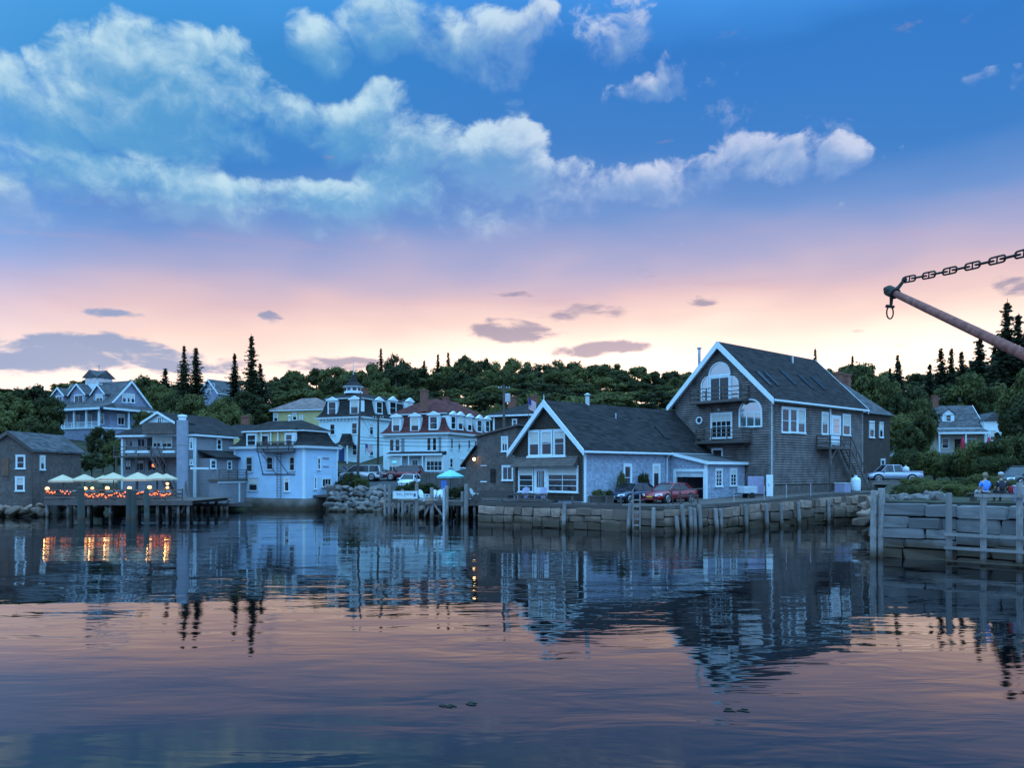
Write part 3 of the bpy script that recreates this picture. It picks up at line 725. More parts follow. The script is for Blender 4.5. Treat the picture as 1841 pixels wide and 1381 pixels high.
# ------------------------------------------------------------------ tall brown house
def tall_house():
    h = House('tall_house', 'tall weathered brown clapboard house with arched gable windows and two balconies', 'house', (21.05,63.08), 2.2, 41)
    W, L, ze, zr = 9.6, 16, 8.06, 12.77
    ym = W/2; sl = (zr-ze)/ym
    gable_wall(h, 0, L, 0, W, -.6, ze, zr, 'brownshingle')
    clapboards(h, 'A', 0, lambda z: (0.02+max(0,(z-ze)/sl), W-.02-max(0,(z-ze)/sl)), 0.205, zr-.15, .205, 'siding')
    clapboards(h, 'B', 0, lambda z: (0.02, L-.02), .82, ze-.3, .205, 'siding')
    h.part('skirting', MB().box(.0,9.5,-.06,0,-.1,.74), 'wood')
    gable_roof(h, 0, L, 0, W, ze, zr, .5, (.55,.15), m='roofdark', board=.5)
    h.part('frieze', MB().box(-.02,L,-.08,0,ze-.55,ze-.2), 'white')
    corner_board(h, 0, 0, .0, ze-.3, .26); corner_board(h, L, 0, .0, ze-.3, .2, sx=1)
    # gable: big half-round over french doors with quarter-round side lights
    off = -.05
    arch_win(h, 'A', off, (1275,651,1314,676), t=.12)
    win(h, 'A', off, (1276,677,1313,722), 'casement', fw=.12)
    def qleft(w, hh, sgn=1):
        n = 12; r = min(w, hh*.5); p = [(-w/2*sgn,0),(w/2*sgn,0),(w/2*sgn,hh)]
        p += [(w/2*sgn-w*sin(pi/2*k/n)*sgn, hh-r+r*cos(pi/2*k/n)) for k in range(1,n+1)]
        return p
    arch_win(h, 'A', off, (1261,677,1275,722), pts=lambda w, hh: qleft(w, hh, 1), t=.1, rail=.45); arch_win(h, 'A', off, (1314,675,1329,722), pts=lambda w, hh: qleft(w, hh, -1), t=.1, rail=.45)
    arch_win(h, 'A', off, (1329,717,1371,769), bars=(-.166,.166), rail=.52, t=.13)
    win(h, 'A', off, (1278,743,1317,788), 'quad', fw=.13); win(h, 'A', off, (1280,807,1300,826), 'plain', fw=.1)
    a, z = h.hit('A', off, 1257.6, 756)
    P = [(.34*cos(2*pi*k/20), .34*sin(2*pi*k/20)) for k in range(20)]; Q = [(.22*cos(2*pi*k/20), .22*sin(2*pi*k/20)) for k in range(20)]
    f = h.onface('window', 'A', off, a, z, ring_mb(P, Q, -.09, .02), 'white'); MB().prism([(x,-.03,zz) for x, zz in Q],(0,.02,0)).build('pane','glass',f)
    # balconies
    for (pa, pb, pt, d) in ((1239,1332,723,1.3), (1250,1336,794,1.3)):
        y1, z = h.hit('A', -d, pa, pt); y0, _ = h.hit('A', -d, pb, pt)
        b = MB().box(-d,-.06,y0,y1,z-.22,z).beam((-d*.5,y0+.3,z-.22),(-.06,y0+.3,z-.45),.1,.1).beam((-d*.5,y1-.3,z-.22),(-.06,y1-.3,z-.45),.1,.1).build('balcony', 'wood', h.root)
        r = MB(); railing(r, [(-.1,y1-.05,z),(-d+.06,y1-.05,z),(-d+.06,y0+.05,z),(-.1,y0+.05,z)], 1.05, .08, (.97,.62,.3)); r.build('railing','wood',b)
    # porch lamp over the lower balcony door
    a, z = h.hit('A', -.1, 1293, 737); h.onface('porch_lamp','A',-.06,a,z,MB().lathe([(.05,.1),(.16,0),(.02,-.12)],10,(0,-.12,0)),'dirtywhite')
    # right-hand face
    for r in ((1404,733,1418.5,778),(1418.7,734,1432.5,778),(1432.7,735,1447,779)): win(h,'B',-.05,r,'dh',fw=.13,blind=.0)
    win(h,'B',-.05,(1476,742,1488,781),'dh',fw=.13); win(h,'B',-.05,(1514,746,1528,783),'dh',fw=.13,blind=.5)
    a, z, w, hh = h.rect('B',-.05,(1494,747,1511,800))
    d = h.onface('door','B',-.05,a,z,MB().box(-w/2,w/2,-.06,.02,-hh/2,hh/2),'white'); MB().box(-w*.3,w*.3,-.075,-.062,-hh*.1,hh*.4).build('pane','skyglass',d)
    x, _ = h.hit('B',-.05,1492.5,770); h.part('corner_board', MB().box(x-.12,x+.12,-.1,0,2.6,ze-.56),'white')
    # rear part of the house, hipped at its far end
    E0, E1, yb = L+.02, 26.6, 2.0
    h.part('rear_wall', MB().box(E0,E1,yb,W-.15,-.6,ze-.05), 'brownshingle')
    h.part('rear_roof', MB().add([(E0,yb-.4,ze-.3),(E1+.4,yb-.4,ze-.3),(E1+.4,W+.3,ze-.3),(E0,W+.3,ze-.3),(E0,ym+.8,zr-1.3),(E1-3.6,ym+.8,zr-1.3)],[(0,1,5,4),(1,2,5),(2,3,4,5),(0,4,3),(0,3,2,1)]), 'roofgrey')
    win(h,'B',yb,(1562,758,1571,787),'dh',fw=.1); win(h,'B',yb,(1580,760,1587,787),'dh',fw=.1); win(h,'B',yb,(1583,826,1590,845),'dh',fw=.1)
    x, z = h.hit('B', ym, 1521, 700); chimney(h, x, ym+.8, zr-2.6, zr-.35, .7); chimney(h, x+1.7, ym+.8, zr-2.6, zr-.4, .7)
    # skylights on the near slope
    def onroof(px, py):
        for k in range(300):
            y = ym*k/300; x, z = h.hit('B', y, px, py)
            if z <= ze+sl*y+.23: break
        return x, y, z
    for px, py in ((1374,682),(1387,682),(1418,681),(1448,687),(1471,690)):
        x, y, z = onroof(px, py); dy, w = .68, .24
        q = lambda dz, ww, dd: [(x-ww,y-dd,z-dd*sl+dz),(x+ww,y-dd,z-dd*sl+dz),(x+ww,y+dd,z+dd*sl+dz),(x-ww,y+dd,z+dd*sl+dz)]
        f = MB().hexa(q(-.05,w,dy), q(.10,w,dy)).build('skylight','black',h.root); MB().hexa(q(.102,w-.07,dy-.1), q(.115,w-.07,dy-.1)).build('pane','glass',f)
    x, y, z = onroof(1425, 652); pipe_vent(h, x, y, z-.3, .9, .1, 'metal', False)
    x, z = h.hit('A', 2.0, 1257, 660); pipe_vent(h, 2.0, h.hit('A',2.0,1257,650)[0], h.hit('A',2.0,1257,672)[1]-1.2, h.hit('A',2.0,1257,628)[1]-h.hit('A',2.0,1257,672)[1]+1.2, .14, 'metal')
    # outside stair from the side door down to the wharf
    yo = -1.35
    x0, z0 = h.hit('B', yo, 1493, 803); x1, _ = h.hit('B', yo, 1531, 803)
    ln = MB().box(x0,x1,yo,-.06,z0-.2,z0)
    for xx in (x0+.1, x1-.1): ln.box(xx-.07,xx+.07,yo+.02,yo+.16,-.4,z0-.2)
    ln.beam((x0+.1,yo+.1,z0-1.3),(x0+1.3,yo+.1,z0-.2),.08,.1)
    ls = h.part('stair_landing', ln, 'wood')
    r = MB(); railing(r, [(x0+.05,-.1,z0),(x0+.05,yo+.05,z0),(x1-.05,yo+.05,z0)], 1.0, .09, (.97,.6,.3)); r.build('railing','wood',ls)
    xe, _ = h.hit('B', yo, 1566, 884); st = MB(); n = 17
    for k in range(n):
        t = (k+.5)/n; xx = x1+(xe-x1)*t; zz = z0*(1-(k+1)/n); st.box(xx-.16,xx+.16,yo,yo+1.0,zz-.04,zz)
    for yy in (yo, yo+1.0): st.beam((x1,yy,z0-.1),(xe,yy,-.05),.06,.28); st.beam((x1,yy,z0+.85),(xe,yy,.9),.07,.09)
    for t in (.25,.5,.75,1): xx = x1+(xe-x1)*t; st.box(xx-.04,xx+.04,yo-.04,yo+.04,z0*(1-t)-.1,z0*(1-t)+.95)
    h.part('outside_stair', st, 'wood')
    return h
TALL = tall_house()
# ------------------------------------------------------------------ shared pieces for the mansard houses
def mansard(h, L, W, ze, zt, inset, m_low, m_up, zpeak, ridge=None, ov=.4, trim='white', cornice=.28):
    z = lambda t: ze+(zt-ze)*t
    ring = lambda i, zz: (i, L-i, i, W-i, zz)
    h.part('cornice', MB().rectrings([ring(-ov,ze-cornice), ring(-ov-.06,ze-.02)]), trim)
    lo = h.part('mansard_slope', MB().rectrings([ring(-ov,ze-.018), ring(-ov*.2,z(.10)), ring(inset*.42,z(.35)), ring(inset*.75,z(.68)), ring(inset,zt)]), m_low)
    h.part('upper_cornice', MB().rectrings([ring(inset-.22,zt-.02), ring(inset-.26,zt+.16)]), trim)
    i = inset-.3; s = min(L, W)/2-i
    if ridge is None: top = ring(i+s*.985, zpeak)
    else: top = ring(i+s*ridge, zpeak)
    h.part('roof', MB().rectrings([ring(i, zt+.165), ring(i, zt+.2), top]), m_up)
    return inset
def dormer(h, face, off, r, roofm='slate', trim='white', back=1.3, hood=True, style='dh'):
    """window in the mansard under a little pediment hood, its cheeks running back into the slope"""
    a, z, w, hh = h.rect(face, off, r)
    w2 = w/2
    d = h.onface('dormer', face, off, a, z, MB().box(-w2-.12, w2+.12, .0, back, -hh/2-.1, hh/2+.08), trim)
    f = win(h, face, off, r, style, trim=trim, fw=.12, metres=(a, z, w, hh)); f.parent = d; f.location = (0,0,0); f.rotation_euler = (0,0,0)
    if hood:
        MB().prism([(-w2-.3,-.25,hh/2+.1),(w2+.3,-.25,hh/2+.1),(w2+.3,-.25,hh/2+.2),(0,-.25,hh/2+.2+w*.32),(-w2-.3,-.25,hh/2+.2)], (0,.36,0)).build('hood', trim, d)
        MB().prism([(-w2-.2,.112,hh/2+.09),(w2+.2,.112,hh/2+.09),(0,.112,hh/2+.15+w*.28)], (0,back,0)).build('dormer_roof', roofm, d)
    return d
def box_walls(h, L, W, zb, ze, m, name='wall'): return h.part(name, MB().box(0,L,0,W,zb,ze), m)

# ------------------------------------------------------------------ pale blue house standing in the water
def blue_house():
    h = House('blue_house', 'pale blue clapboard mansard house rising from a concrete base in the water', 'house', (-21.9,82), 1.25, 65)
    L, W, ze = 5.6, 9.75, 5.62
    box_walls(h, L, W, 0, ze-.2, 'blueclap')
    h.part('foundation', MB().box(-.3,L+.5,-.35,W+.5,-3.2,-.02), 'concrete')
    mansard(h, L, W, ze, 7.2, .75, 'slate', 'slate', 8.5, .92, .35)
    corner_board(h,0,0,0,ze-.25,.2); corner_board(h,0,W,0,ze-.25,.2,sy=1); corner_board(h,L,0,0,ze-.25,.16,sx=1)
    for r in ((442,821,455,849),(479,821,492,845),(520,821,531,847),(447,859,464,883)): win(h,'A',0,r,'dh',trim='dirtywhite')
    win(h,'A',0,(511,859,521,884),'plain')
    for r in ((570,823,576,845),(564,858,569,880)): win(h,'B',0,r,'dh')
    win(h,'B',0,(578,860,595,876),'three'); 
    for r in ((580,823,591,826),(580,838,591,840)):
        a,z,w,hh = h.rect('B',0,r); h.onface('shutter_bar','B',0,a,z,MB().box(-w/2,w/2,-.05,.0,-hh/2,hh/2),'greyclap')
    # attic porch between two white dormer windows
    y0 = h.hit('A',0,527,790)[0]; y1 = h.hit('A',0,444,790)[0]; zt = 7.15
    h.part('attic_wall', MB().box(.1,1.6,y0,y1,ze,zt), 'yellowclap')
    h.part('attic_eave', MB().box(-.35,1.6,y0-.2,y1+.2,zt+.002,zt+.14), 'white')
    h.part('attic_roof', MB().hexa([(-.35,y0-.2,zt+.142),(2.4,y0-.2,zt+.4),(2.4,y1+.2,zt+.4),(-.35,y1+.2,zt+.142)],[(-.35,y0-.2,zt+.2),(2.4,y0-.2,zt+.7),(2.4,y1+.2,zt+.7),(-.35,y1+.2,zt+.2)]), 'slate')
    for r in ((444,781,461,802),(513,780,527,801)):
        a,z,w,hh = h.rect('A',-.1,r); d = h.onface('dormer','A',-.1,a,z,MB().box(-w/2-.1,w/2+.1,0,.5,-hh/2-.1,hh/2+.1),'white'); f = win(h,'A',0,None,'dh',metres=(0,0,w,hh)); f.parent = d; f.location=(0,0,0); f.rotation_euler=(0,0,0)
    win(h,'A',.1,(470,782,484,803),'plain',fw=.1)
    for px in (470,487,500):
        y = h.hit('A',-.1,px,790)[0]; h.part('porch_post', MB().box(-.16,-.04,y-.06,y+.06,ze+.1,zt), 'white')
    yb1 = h.hit('A',-1.1,461,808)[0]; yb0 = h.hit('A',-1.1,519,808)[0]; zb = h.hit('A',-1.1,490,811)[1]
    b = h.part('balcony', MB().box(-1.1,-.02,yb0,yb1,zb-.14,zb), 'wood')
    r = MB(); railing(r, [(-.1,yb1-.05,zb),(-1.05,yb1-.05,zb),(-1.05,yb0+.05,zb),(-.1,yb0+.05,zb)], 1.0, .08, (.97,.5), .14); r.build('railing','wood',b)
    # iron fire escape under the balcony
    zl = h.hit('A',-.1,500,853)[1]; fe = MB()
    for ya, yb in ((yb1-.1,h.hit('A',-.1,472,853)[0]),(h.hit('A',-.1,487,830)[0]+.6,h.hit('A',-.1,496,853)[0]),(h.hit('A',-.1,508,830)[0]+.5,h.hit('A',-.1,518,853)[0])): fe.beam((-.95,ya,zb-.14),(-.06,yb,zl),.06,.06)
    fe.beam((-.08,h.hit('A',-.1,471,853)[0],zl),(-.08,h.hit('A',-.1,530,853)[0],zl),.07,.09)
    h.part('fire_escape', fe, 'black')
    la = MB(); ya, yb = h.hit('A',-.3,498,850)[0], h.hit('A',-.3,505,850)[0]
    for y in (ya,yb): la.box(-.32,-.27,y-.025,y+.025,.05,zb-.14)
    zz = .2
    while zz < zb-.2: la.box(-.31,-.28,yb+.02,ya-.02,zz,zz+.04); zz += .3
    h.part('ladder', la, 'wood')
    # timber side deck
    x0 = h.hit('B',-.8,573,880)[0]; zd = h.hit('B',-1.6,590,894)[1]
    dk = h.part('side_deck', MB().box(x0,x0+4.6,-1.9,-.05,zd,zd+.2).box(x0+.2,x0+.4,-1.8,-1.6,-3.2,zd).box(x0+4.1,x0+4.3,-1.8,-1.6,-3.2,zd), 'wood')
    r = MB(); r.box(x0,x0+2.2,-1.9,-1.84,zd+.25,zd+1.05); railing(r,[(x0+.05,-1.85,zd+.2),(x0+4.5,-1.85,zd+.2)],1.0,.09,(.97,.5),.15); r.build('railing','wood',dk)
    x,y = 2.6, 4.2; pipe_vent(h, x, y, 8.2, .7, .14, 'dirtywhite')
    return h
blue_house()

# ------------------------------------------------------------------ white house with cupola
def cupola_house():
    h = House('cupola_house', 'tall white house with dark mansard roof, pedimented dormers and spired cupola', 'house', (-23.4,120), 5.3, 65)
    L, W, ze = 18.3, 7.9, 7.4
    box_walls(h, L, W, -1.2, ze-.2, 'whiteclap')
    mansard(h, L, W, ze, 10.3, .85, 'slate', 'roofdark', 11.5, .86, .45)
    corner_board(h,0,0,-1,ze-.25,.2); corner_board(h,0,W,-1,ze-.25,.2,sy=1)
    for r in ((590,722,605,747),(630,720,645,744)): dormer(h,'A',.12,r)
    for r in ((676,722,687,744),(700,722,712,745),(731,724,742,742)): dormer(h,'B',.12,r)
    for r in ((593,762,603,782),(632,760,643,781),(633,799,643,819)): win(h,'A',0,r,'dh')
    for r in ((664,762,671,782),(664,800,671,820)): win(h,'B',0,r,'dh')
    # brackets under the cornice
    br = MB()
    for k in range(12): y = .3+k*(W-.6)/11; br.box(-.35,-.02,y-.05,y+.05,ze-.62,ze-.3)
    h.part('cornice_brackets', br, 'white')
    # porch with flared roof
    y1 = h.hit('A',-1.6,603,790)[0]; y0 = h.hit('A',-1.6,628,790)[0]; z1 = h.hit('A',-1.2,615,781)[1]; z0 = h.hit('A',-1.6,615,800)[1]
    po = h.part('porch_roof', MB().rectrings([(-2.0,0.02,y0,y1,z0),(-1.3,.02,y0+.5,y1-.5,z0+.5),(-.95,.02,y0+.75,y1-.75,z1),(-1.0,.02,y0+.7,y1-.7,z1+.1)]), 'slate')
    for y in (y0+.25,y1-.25): MB().box(-1.85,-1.7,y-.08,y+.08,-1,z0).build('porch_post','white',po)
    a,z,w,hh = h.rect('A',0,(609,806,619,829)); h.onface('door','A',0,a,z,MB().box(-w/2,w/2,-.06,.02,-hh/2,hh/2),'blueblack')
    # cupola over the near end
    cx, cy, zc = 3.6, W/2, 11.35
    c = h.part('cupola', MB().lathe([(1.5,0),(1.5,.35),(1.25,.36),(1.25,1.0),(1.65,1.02),(1.7,1.15)],8,(cx,cy,zc),pi/8), 'white')
    for k in range(8):
        t = 2*pi*k/8; px, py = cx+1.16*cos(t), cy+1.16*sin(t)
        MB().box(-.3,.3,-.03,.03,.45,.9).build('pane','glass',c,(px,py,zc),t+pi/2)
    MB().lathe([(1.72,1.155),(1.35,1.5),(.75,2.0),(.35,2.7),(.12,3.1)],8,(cx,cy,zc),pi/8).build('spire','slate',c)
    MB().tube([(cx,cy,zc+3.0),(cx,cy,zc+5.4)],[.07,.03],6).build('flagpole','dirtywhite',c)
    chimney(h, 9, 5.6, 10.3, 12.9, .9)
    return h
CUP = cupola_house()

# ------------------------------------------------------------------ white inn with red slate mansard
def red_inn():
    h = House('red_roofed_inn', 'white clapboard inn with dark red slate mansard and row of dormers', 'inn', (-8.7,105), 3.8, 65)
    L, W, ze = 14.4, 10.3, 5.65
    box_walls(h, L, W, -1.5, ze-.2, 'whiteclap')
    mansard(h, L, W, ze, 8.25, .95, 'roofred', 'roofred', 10.7, .82, .5)
    corner_board(h,0,0,-1,ze-.25,.2); corner_board(h,0,W,-1,ze-.25,.2,sy=1)
    for r in ((705.5,752,720,776),(738.5,750.5,754,775),(772,748,787.5,772.5)): dormer(h,'A',.05,r)
    for r in ((810,748,819,772),(823,749,832,773),(840,752,848,775),(857,755,866,777),(872,756,880,777)): dormer(h,'B',.05,r)
    for r in ((700,789,709.5,812),(710,789,720,812),(767,786,776,811),(777,786,786,811)): win(h,'A',0,r,'dh')
    for r in ((722,789,727,812),(789,786,793,811)):
        a,z,w,hh = h.rect('A',0,r); h.onface('shutter','A',0,a,z,MB().box(-w/2,w/2,-.06,.0,-hh/2,hh/2),'greyclap')
    for r in ((810,788,814,808),(823,789,827,809),(841,791,845,808),(853,793,857,811)): win(h,'B',0,r,'plain',fw=.07)
    for r in ((808,824,814,841),(827,825.5,833,842),(833.2,825.7,838.5,842)): win(h,'B',0,r,'dh')
    # porch roof, bays and entrance
    y1 = h.hit('A',-.9,695,816)[0]; y0 = h.hit('A',-.9,797,816)[0]; zt = h.hit('A',-.9,745,815)[1]
    h.part('porch_roof', MB().hexa([(-1.25,y0,zt-.28),(.0,y0,zt-.1),(.0,y1,zt-.1),(-1.25,y1,zt-.28)],[(-1.25,y0,zt-.12),(.0,y0,zt+.25),(.0,y1,zt+.25),(-1.25,y1,zt-.12)]), 'roofdark')
    h.part('porch_fascia', MB().box(-1.31,-1.252,y0-.03,y1+.03,zt-.34,zt-.1), 'white')
    for r, st in (((699,823,719,850),'three'),((766,820,796,847),'grid')):
        a,z,w,hh = h.rect('A',-.9,r); bay = h.onface('bay','A',-.9,a,z,MB().box(-w/2-.15,w/2+.15,0,.9,-hh/2-1.0,hh/2+.12),'white'); f = win(h,'A',0,None,st,metres=(0,0,w,hh)); f.parent = bay; f.location=(0,-.002,0); f.rotation_euler=(0,0,0)
    a,z,w,hh = h.rect('A',0,(741,826,753,848)); d = h.onface('door','A',0,a,z,MB().box(-w/2-.15,w/2+.15,-.08,.02,-hh/2,hh/2+.15),'white'); f = win(h,'A',0,None,'french',metres=(0,0,w,hh*.95)); f.parent = d; f.location=(0,-.08,0); f.rotation_euler=(0,0,0)
    for px in (722,735,760): y = h.hit('A',-1.1,px,830)[0]; h.part('porch_post', MB().box(-1.2,-1.06,y-.07,y+.07,-1,zt-.3), 'white')
    x,z = h.hit('B', 4.0, 765, 722); chimney(h, x, 4.2, 8.6, 11.7, .85); x2,_ = h.hit('B', 4.4, 804, 722); chimney(h, x2, 4.6, 9.2, 11.3, .8)
    # lit neon sign in the bay window
    y,z = h.hit('A',-1.06,709,831); s = MB().prism([(-1.06,y+.3,z-.12),(-1.06,y-.3,z-.12),(-1.06,y-.36,z),(-1.06,y-.2,z+.14),(-1.06,y+.2,z+.14),(-1.06,y+.36,z)],(.03,0,0)); h.part('window_sign', s, mat('blue neon', (.1,.4,.8), .5, 0, emit=(.06,.45,1.0), estr=1.4))
    sk = h.hit('B',3.2,810,733); h.part('skylight', MB().hexa([(sk[0]-.5,2.2,9.05),(sk[0]+.5,2.2,9.05),(sk[0]+.5,3.6,9.75),(sk[0]-.5,3.6,9.75)],[(sk[0]-.5,2.2,9.3),(sk[0]+.5,2.2,9.3),(sk[0]+.5,3.6,10.0),(sk[0]-.5,3.6,10.0)]), 'dirtywhite')
    return h
INN = red_inn()

# ------------------------------------------------------------------ yellow houses behind
def hip_house(name, label, corner, z0, deg, L, W, ze, zr, wall, roof, ridge=.7, wins=(), trim='white', zb=-4):
    h = House(name, label, 'house', corner, z0, deg)
    box_walls(h, L, W, zb, ze, wall)
    i = -.5; s = min(L,W)/2-i
    h.part('eave', MB().rectrings([(i,L-i,i,W-i,ze-.12),(i,L-i,i,W-i,ze+.1)]), trim)
    h.part('roof', MB().rectrings([(i-.03,L-i+.03,i-.03,W-i+.03,ze+.102),(i-.03,L-i+.03,i-.03,W-i+.03,ze+.15),(i+s*ridge,L-i-s*ridge,i+s*ridge,W-i-s*ridge,zr)]), roof)
    corner_board(h,0,0,zb,ze-.15,.2,trim); corner_board(h,0,W,zb,ze-.15,.2,trim,sy=1)
    for f, r, st in wins: win(h, f, 0, r, st)
    return h
hy = hip_house('yellow_house', 'yellow clapboard house with mauve hipped roof behind the pale blue house', (XatD(580,138),138), 9.5, 72, 8, 10.2, 5.7, 8.2, 'yellowclap', 'roofmauve', .93,
               (('A',(492,744,500,758),'dh'),('A',(526,742,534,756),'dh'),('A',(539,747,545,760),'plain')))
hy2 = hip_house('yellow_house', 'yellow clapboard building with white fascia and brick chimney behind the restaurant', (XatD(448,101),101), 3, 70, 9, 5.2, 6.3, 7.4, 'yellowclap', 'roofdark', .7,
               (('A',(407,784,417,804),'dh'),))
chimney(hy2, 2.0, 2.2, 6.4, 8.6, .8)
hb = hip_house('brown_house', 'dark brown house with white fascia behind the shingled shed and flag', (XatD(985,92),92), 3, 65, 10, 7.2, 7.9, 9.6, 'brownshingle', 'roofdark', .9, (('A',(921,754,930,768),'dh'),))
chimney(hb, 2.5, 5.8, 8.2, 10.5, .8); chimney(hb, 3.5, 3.3, 8.4, 10.6, .7)

# ------------------------------------------------------------------ slate blue house on the hill, west
def hill_house():
    h = House('hill_house', 'slate blue shingled house on the hill with wraparound porch, gablets and cupola', 'house', (-67.2,130), 8.4, 66)
    L, W = 8.2, 14.3; zp, ze, zr = 3.1, 6.4, 11.2
    box_walls(h, L, W, -3, ze+.6, 'lilacclap')
    h.part('gable_end', MB().prism([(0,.0,ze+.6),(L,.0,ze+.6),(L/2,.0,zr-.05)], (0,W,0)), 'lilacclap')
    gable_roof(h, 0, W, 0, L, ze+.55, zr, .5, (.35,.35), m='roofgrey', board=.3, swap=True)
    # porch deck, roof, posts and rail
    d = 2.4
    h.part('porch_base', MB().box(-d,-.02,-.6,W+.4,-3,zp-.25).box(0,L,-1.6,-.02,-3,zp-.25), 'lilacclap')
    h.part('porch_deck', MB().box(-d-.15,-.021,-.75,W+.55,zp-.24,zp).box(0,L,-1.75,-.021,zp-.24,zp), 'white')
    h.part('porch_roof', MB().hexa([(-d-.4,-1.2,ze-.3),(.0,-1.2,ze-.3),(.0,W+.7,ze-.3),(-d-.4,W+.7,ze-.3)],[(-d-.4,-1.2,ze-.12),(.0,-1.2,ze+.85),(.0,W+.7,ze+.85),(-d-.4,W+.7,ze-.12)]).hexa([(.01,-2.1,ze-.3),(L,-2.1,ze-.3),(L,-.02,ze-.3),(.01,-.02,ze-.3)],[(.01,-2.1,ze-.14),(L,-2.1,ze-.14),(L,-.02,ze+.7),(.01,-.02,ze+.7)]), 'roofgrey')
    h.part('porch_fascia', MB().box(-d-.46,-d-.402,-1.25,W+.75,ze-.45,ze-.1).box(-d-.4,L,-2.16,-2.102,ze-.45,ze-.13), 'white')
    for k in range(6): y = -.4+k*(W+.6)/5; h.part('porch_post', MB().box(-d,-d+.24,y-.12,y+.12,zp,ze-.31), 'white')
    for x in (2.4,5.0,L-.3): h.part('porch_post', MB().box(x,x+.22,-1.6,-1.4,zp,ze-.31), 'white')
    r = MB(); railing(r, [(-d+.1,W+.2,zp),(-d+.1,-.4,zp)], .95, .08, (.95,.15), .22); h.part('railing', r, 'white')
    for y in (2,5,8,11): win(h,'A',0,None,'casement',metres=(y,zp+1.5,1.6,1.8))
    sl = (zr-ze-.55)/(L/2)
    # gabled dormers on the front slope
    for px0, px1, py0, py1, pk in ((96,115,710,729,697),(127,153,708,727,690),(167,188,707,725,691)):
        off = .7; a, z, w, hh = h.rect('A', off, (px0,py0,px1,py1)); zpk = h.hit('A', off, (px0+px1)/2, pk)[1]-z
        d_ = h.onface('dormer','A',off,a,z,MB().prism([(-w/2,0,-hh/2-.4),(w/2,0,-hh/2-.4),(w/2,0,hh/2),(0,0,zpk-.15),(-w/2,0,hh/2)],(0,3.2,0)),'lilacclap')
        for s in (-1,1):
            MB().prism([(0,-.3,zpk),(s*(w/2+.35),-.3,hh/2-.18),(s*(w/2+.35),-.3,hh/2-.34),(0,-.3,zpk-.18)],(0,3.4,0)).build('dormer_roof','roofgrey',d_)
            MB().prism([(0,-.36,zpk+.03),(s*(w/2+.4),-.36,hh/2-.18),(s*(w/2+.4),-.36,hh/2-.45),(0,-.36,zpk-.28)],(0,.056,0)).build('barge_board','white',d_)
        f = win(h,'A',0,None,'casement',metres=(0,0,w*.62,hh*.8)); f.parent = d_; f.location=(w*.08,0,-.05); f.rotation_euler=(0,0,0)
    win(h,'B',0,(219,708,227,724),'dh'); win(h,'B',0,(228,708,234,724),'dh'); win(h,'B',0,(235,709,242,725),'dh')
    win(h,'B',0,None,'casement',metres=(2.2,zp+1.5,1.4,1.8)); win(h,'B',0,None,'casement',metres=(5.6,zp+1.5,1.4,1.8))
    # cupola with cross gables
    cx, cy = L/2, h.hit('A', L/2, 178, 680)[0]
    c = h.part('cupola', MB().box(cx-1.5,cx+1.5,cy-1.5,cy+1.5,zr-1.2,zr+1.0), 'white')
    for s in (-1,1): MB().box(cx-1.53,cx-1.505,cy+s*.72-.55,cy+s*.72+.55,zr-.1,zr+.8).build('pane','skyglass',c); MB().box(cx+s*.72-.55,cx+s*.72+.55,cy-1.53,cy-1.505,zr-.1,zr+.8).build('pane','skyglass',c)
    MB().prism([(cx-1.9,cy-1.9,zr+.95),(cx+1.9,cy-1.9,zr+.95),(cx,cy-1.9,zr+2.3)],(0,3.8,0)).prism([(cx-1.91,cy-1.9,zr+.94),(cx-1.91,cy+1.9,zr+.94),(cx-1.91,cy,zr+2.28)],(3.82,0,0)).build('cupola_roof','roofgrey',c)
    MB().tube([(cx,cy,zr+2.2),(cx,cy,zr+3.4)],.04,6).build('weathervane','iron',c)
    return h
hill_house()

# ------------------------------------------------------------------ grey shingled waterfront house, far west
def grey_house():
    h = House('grey_house', 'weathered grey shingle house with white windows at the end of the shore', 'house', (-44.4,72), 1.2, 90)
    L, W, ze, zr = 8.2, 4.3, 4.9, 6.45
    gable_wall(h,0,L,0,W,-1.5,ze,zr,'shingle'); gable_roof(h,0,L,0,W,ze,zr,.25,(.2,.3),m='roofgrey',trim='wood',board=.2,gutter=False)
    corner_board(h,0,0,-1,ze-.15,.12,'wood')
    win(h,'A',0,(29,819,46,843),'dh'); win(h,'A',0,(28,858,45,883),'dh',blind=.55); win(h,'B',0,(71,820,80,845),'dh')
    a,z,w,hh = h.rect('A',0,(4,824,16,856)); h.onface('shuttered_door','A',0,a,z,MB().box(-w/2,w/2,-.07,.02,-hh/2,hh/2),mat('brown plywood',(.16,.09,.06)))
    pipe_vent(h,4.2,1.2,5.3,.7,.06,'metal',False)
    return h
grey_house()

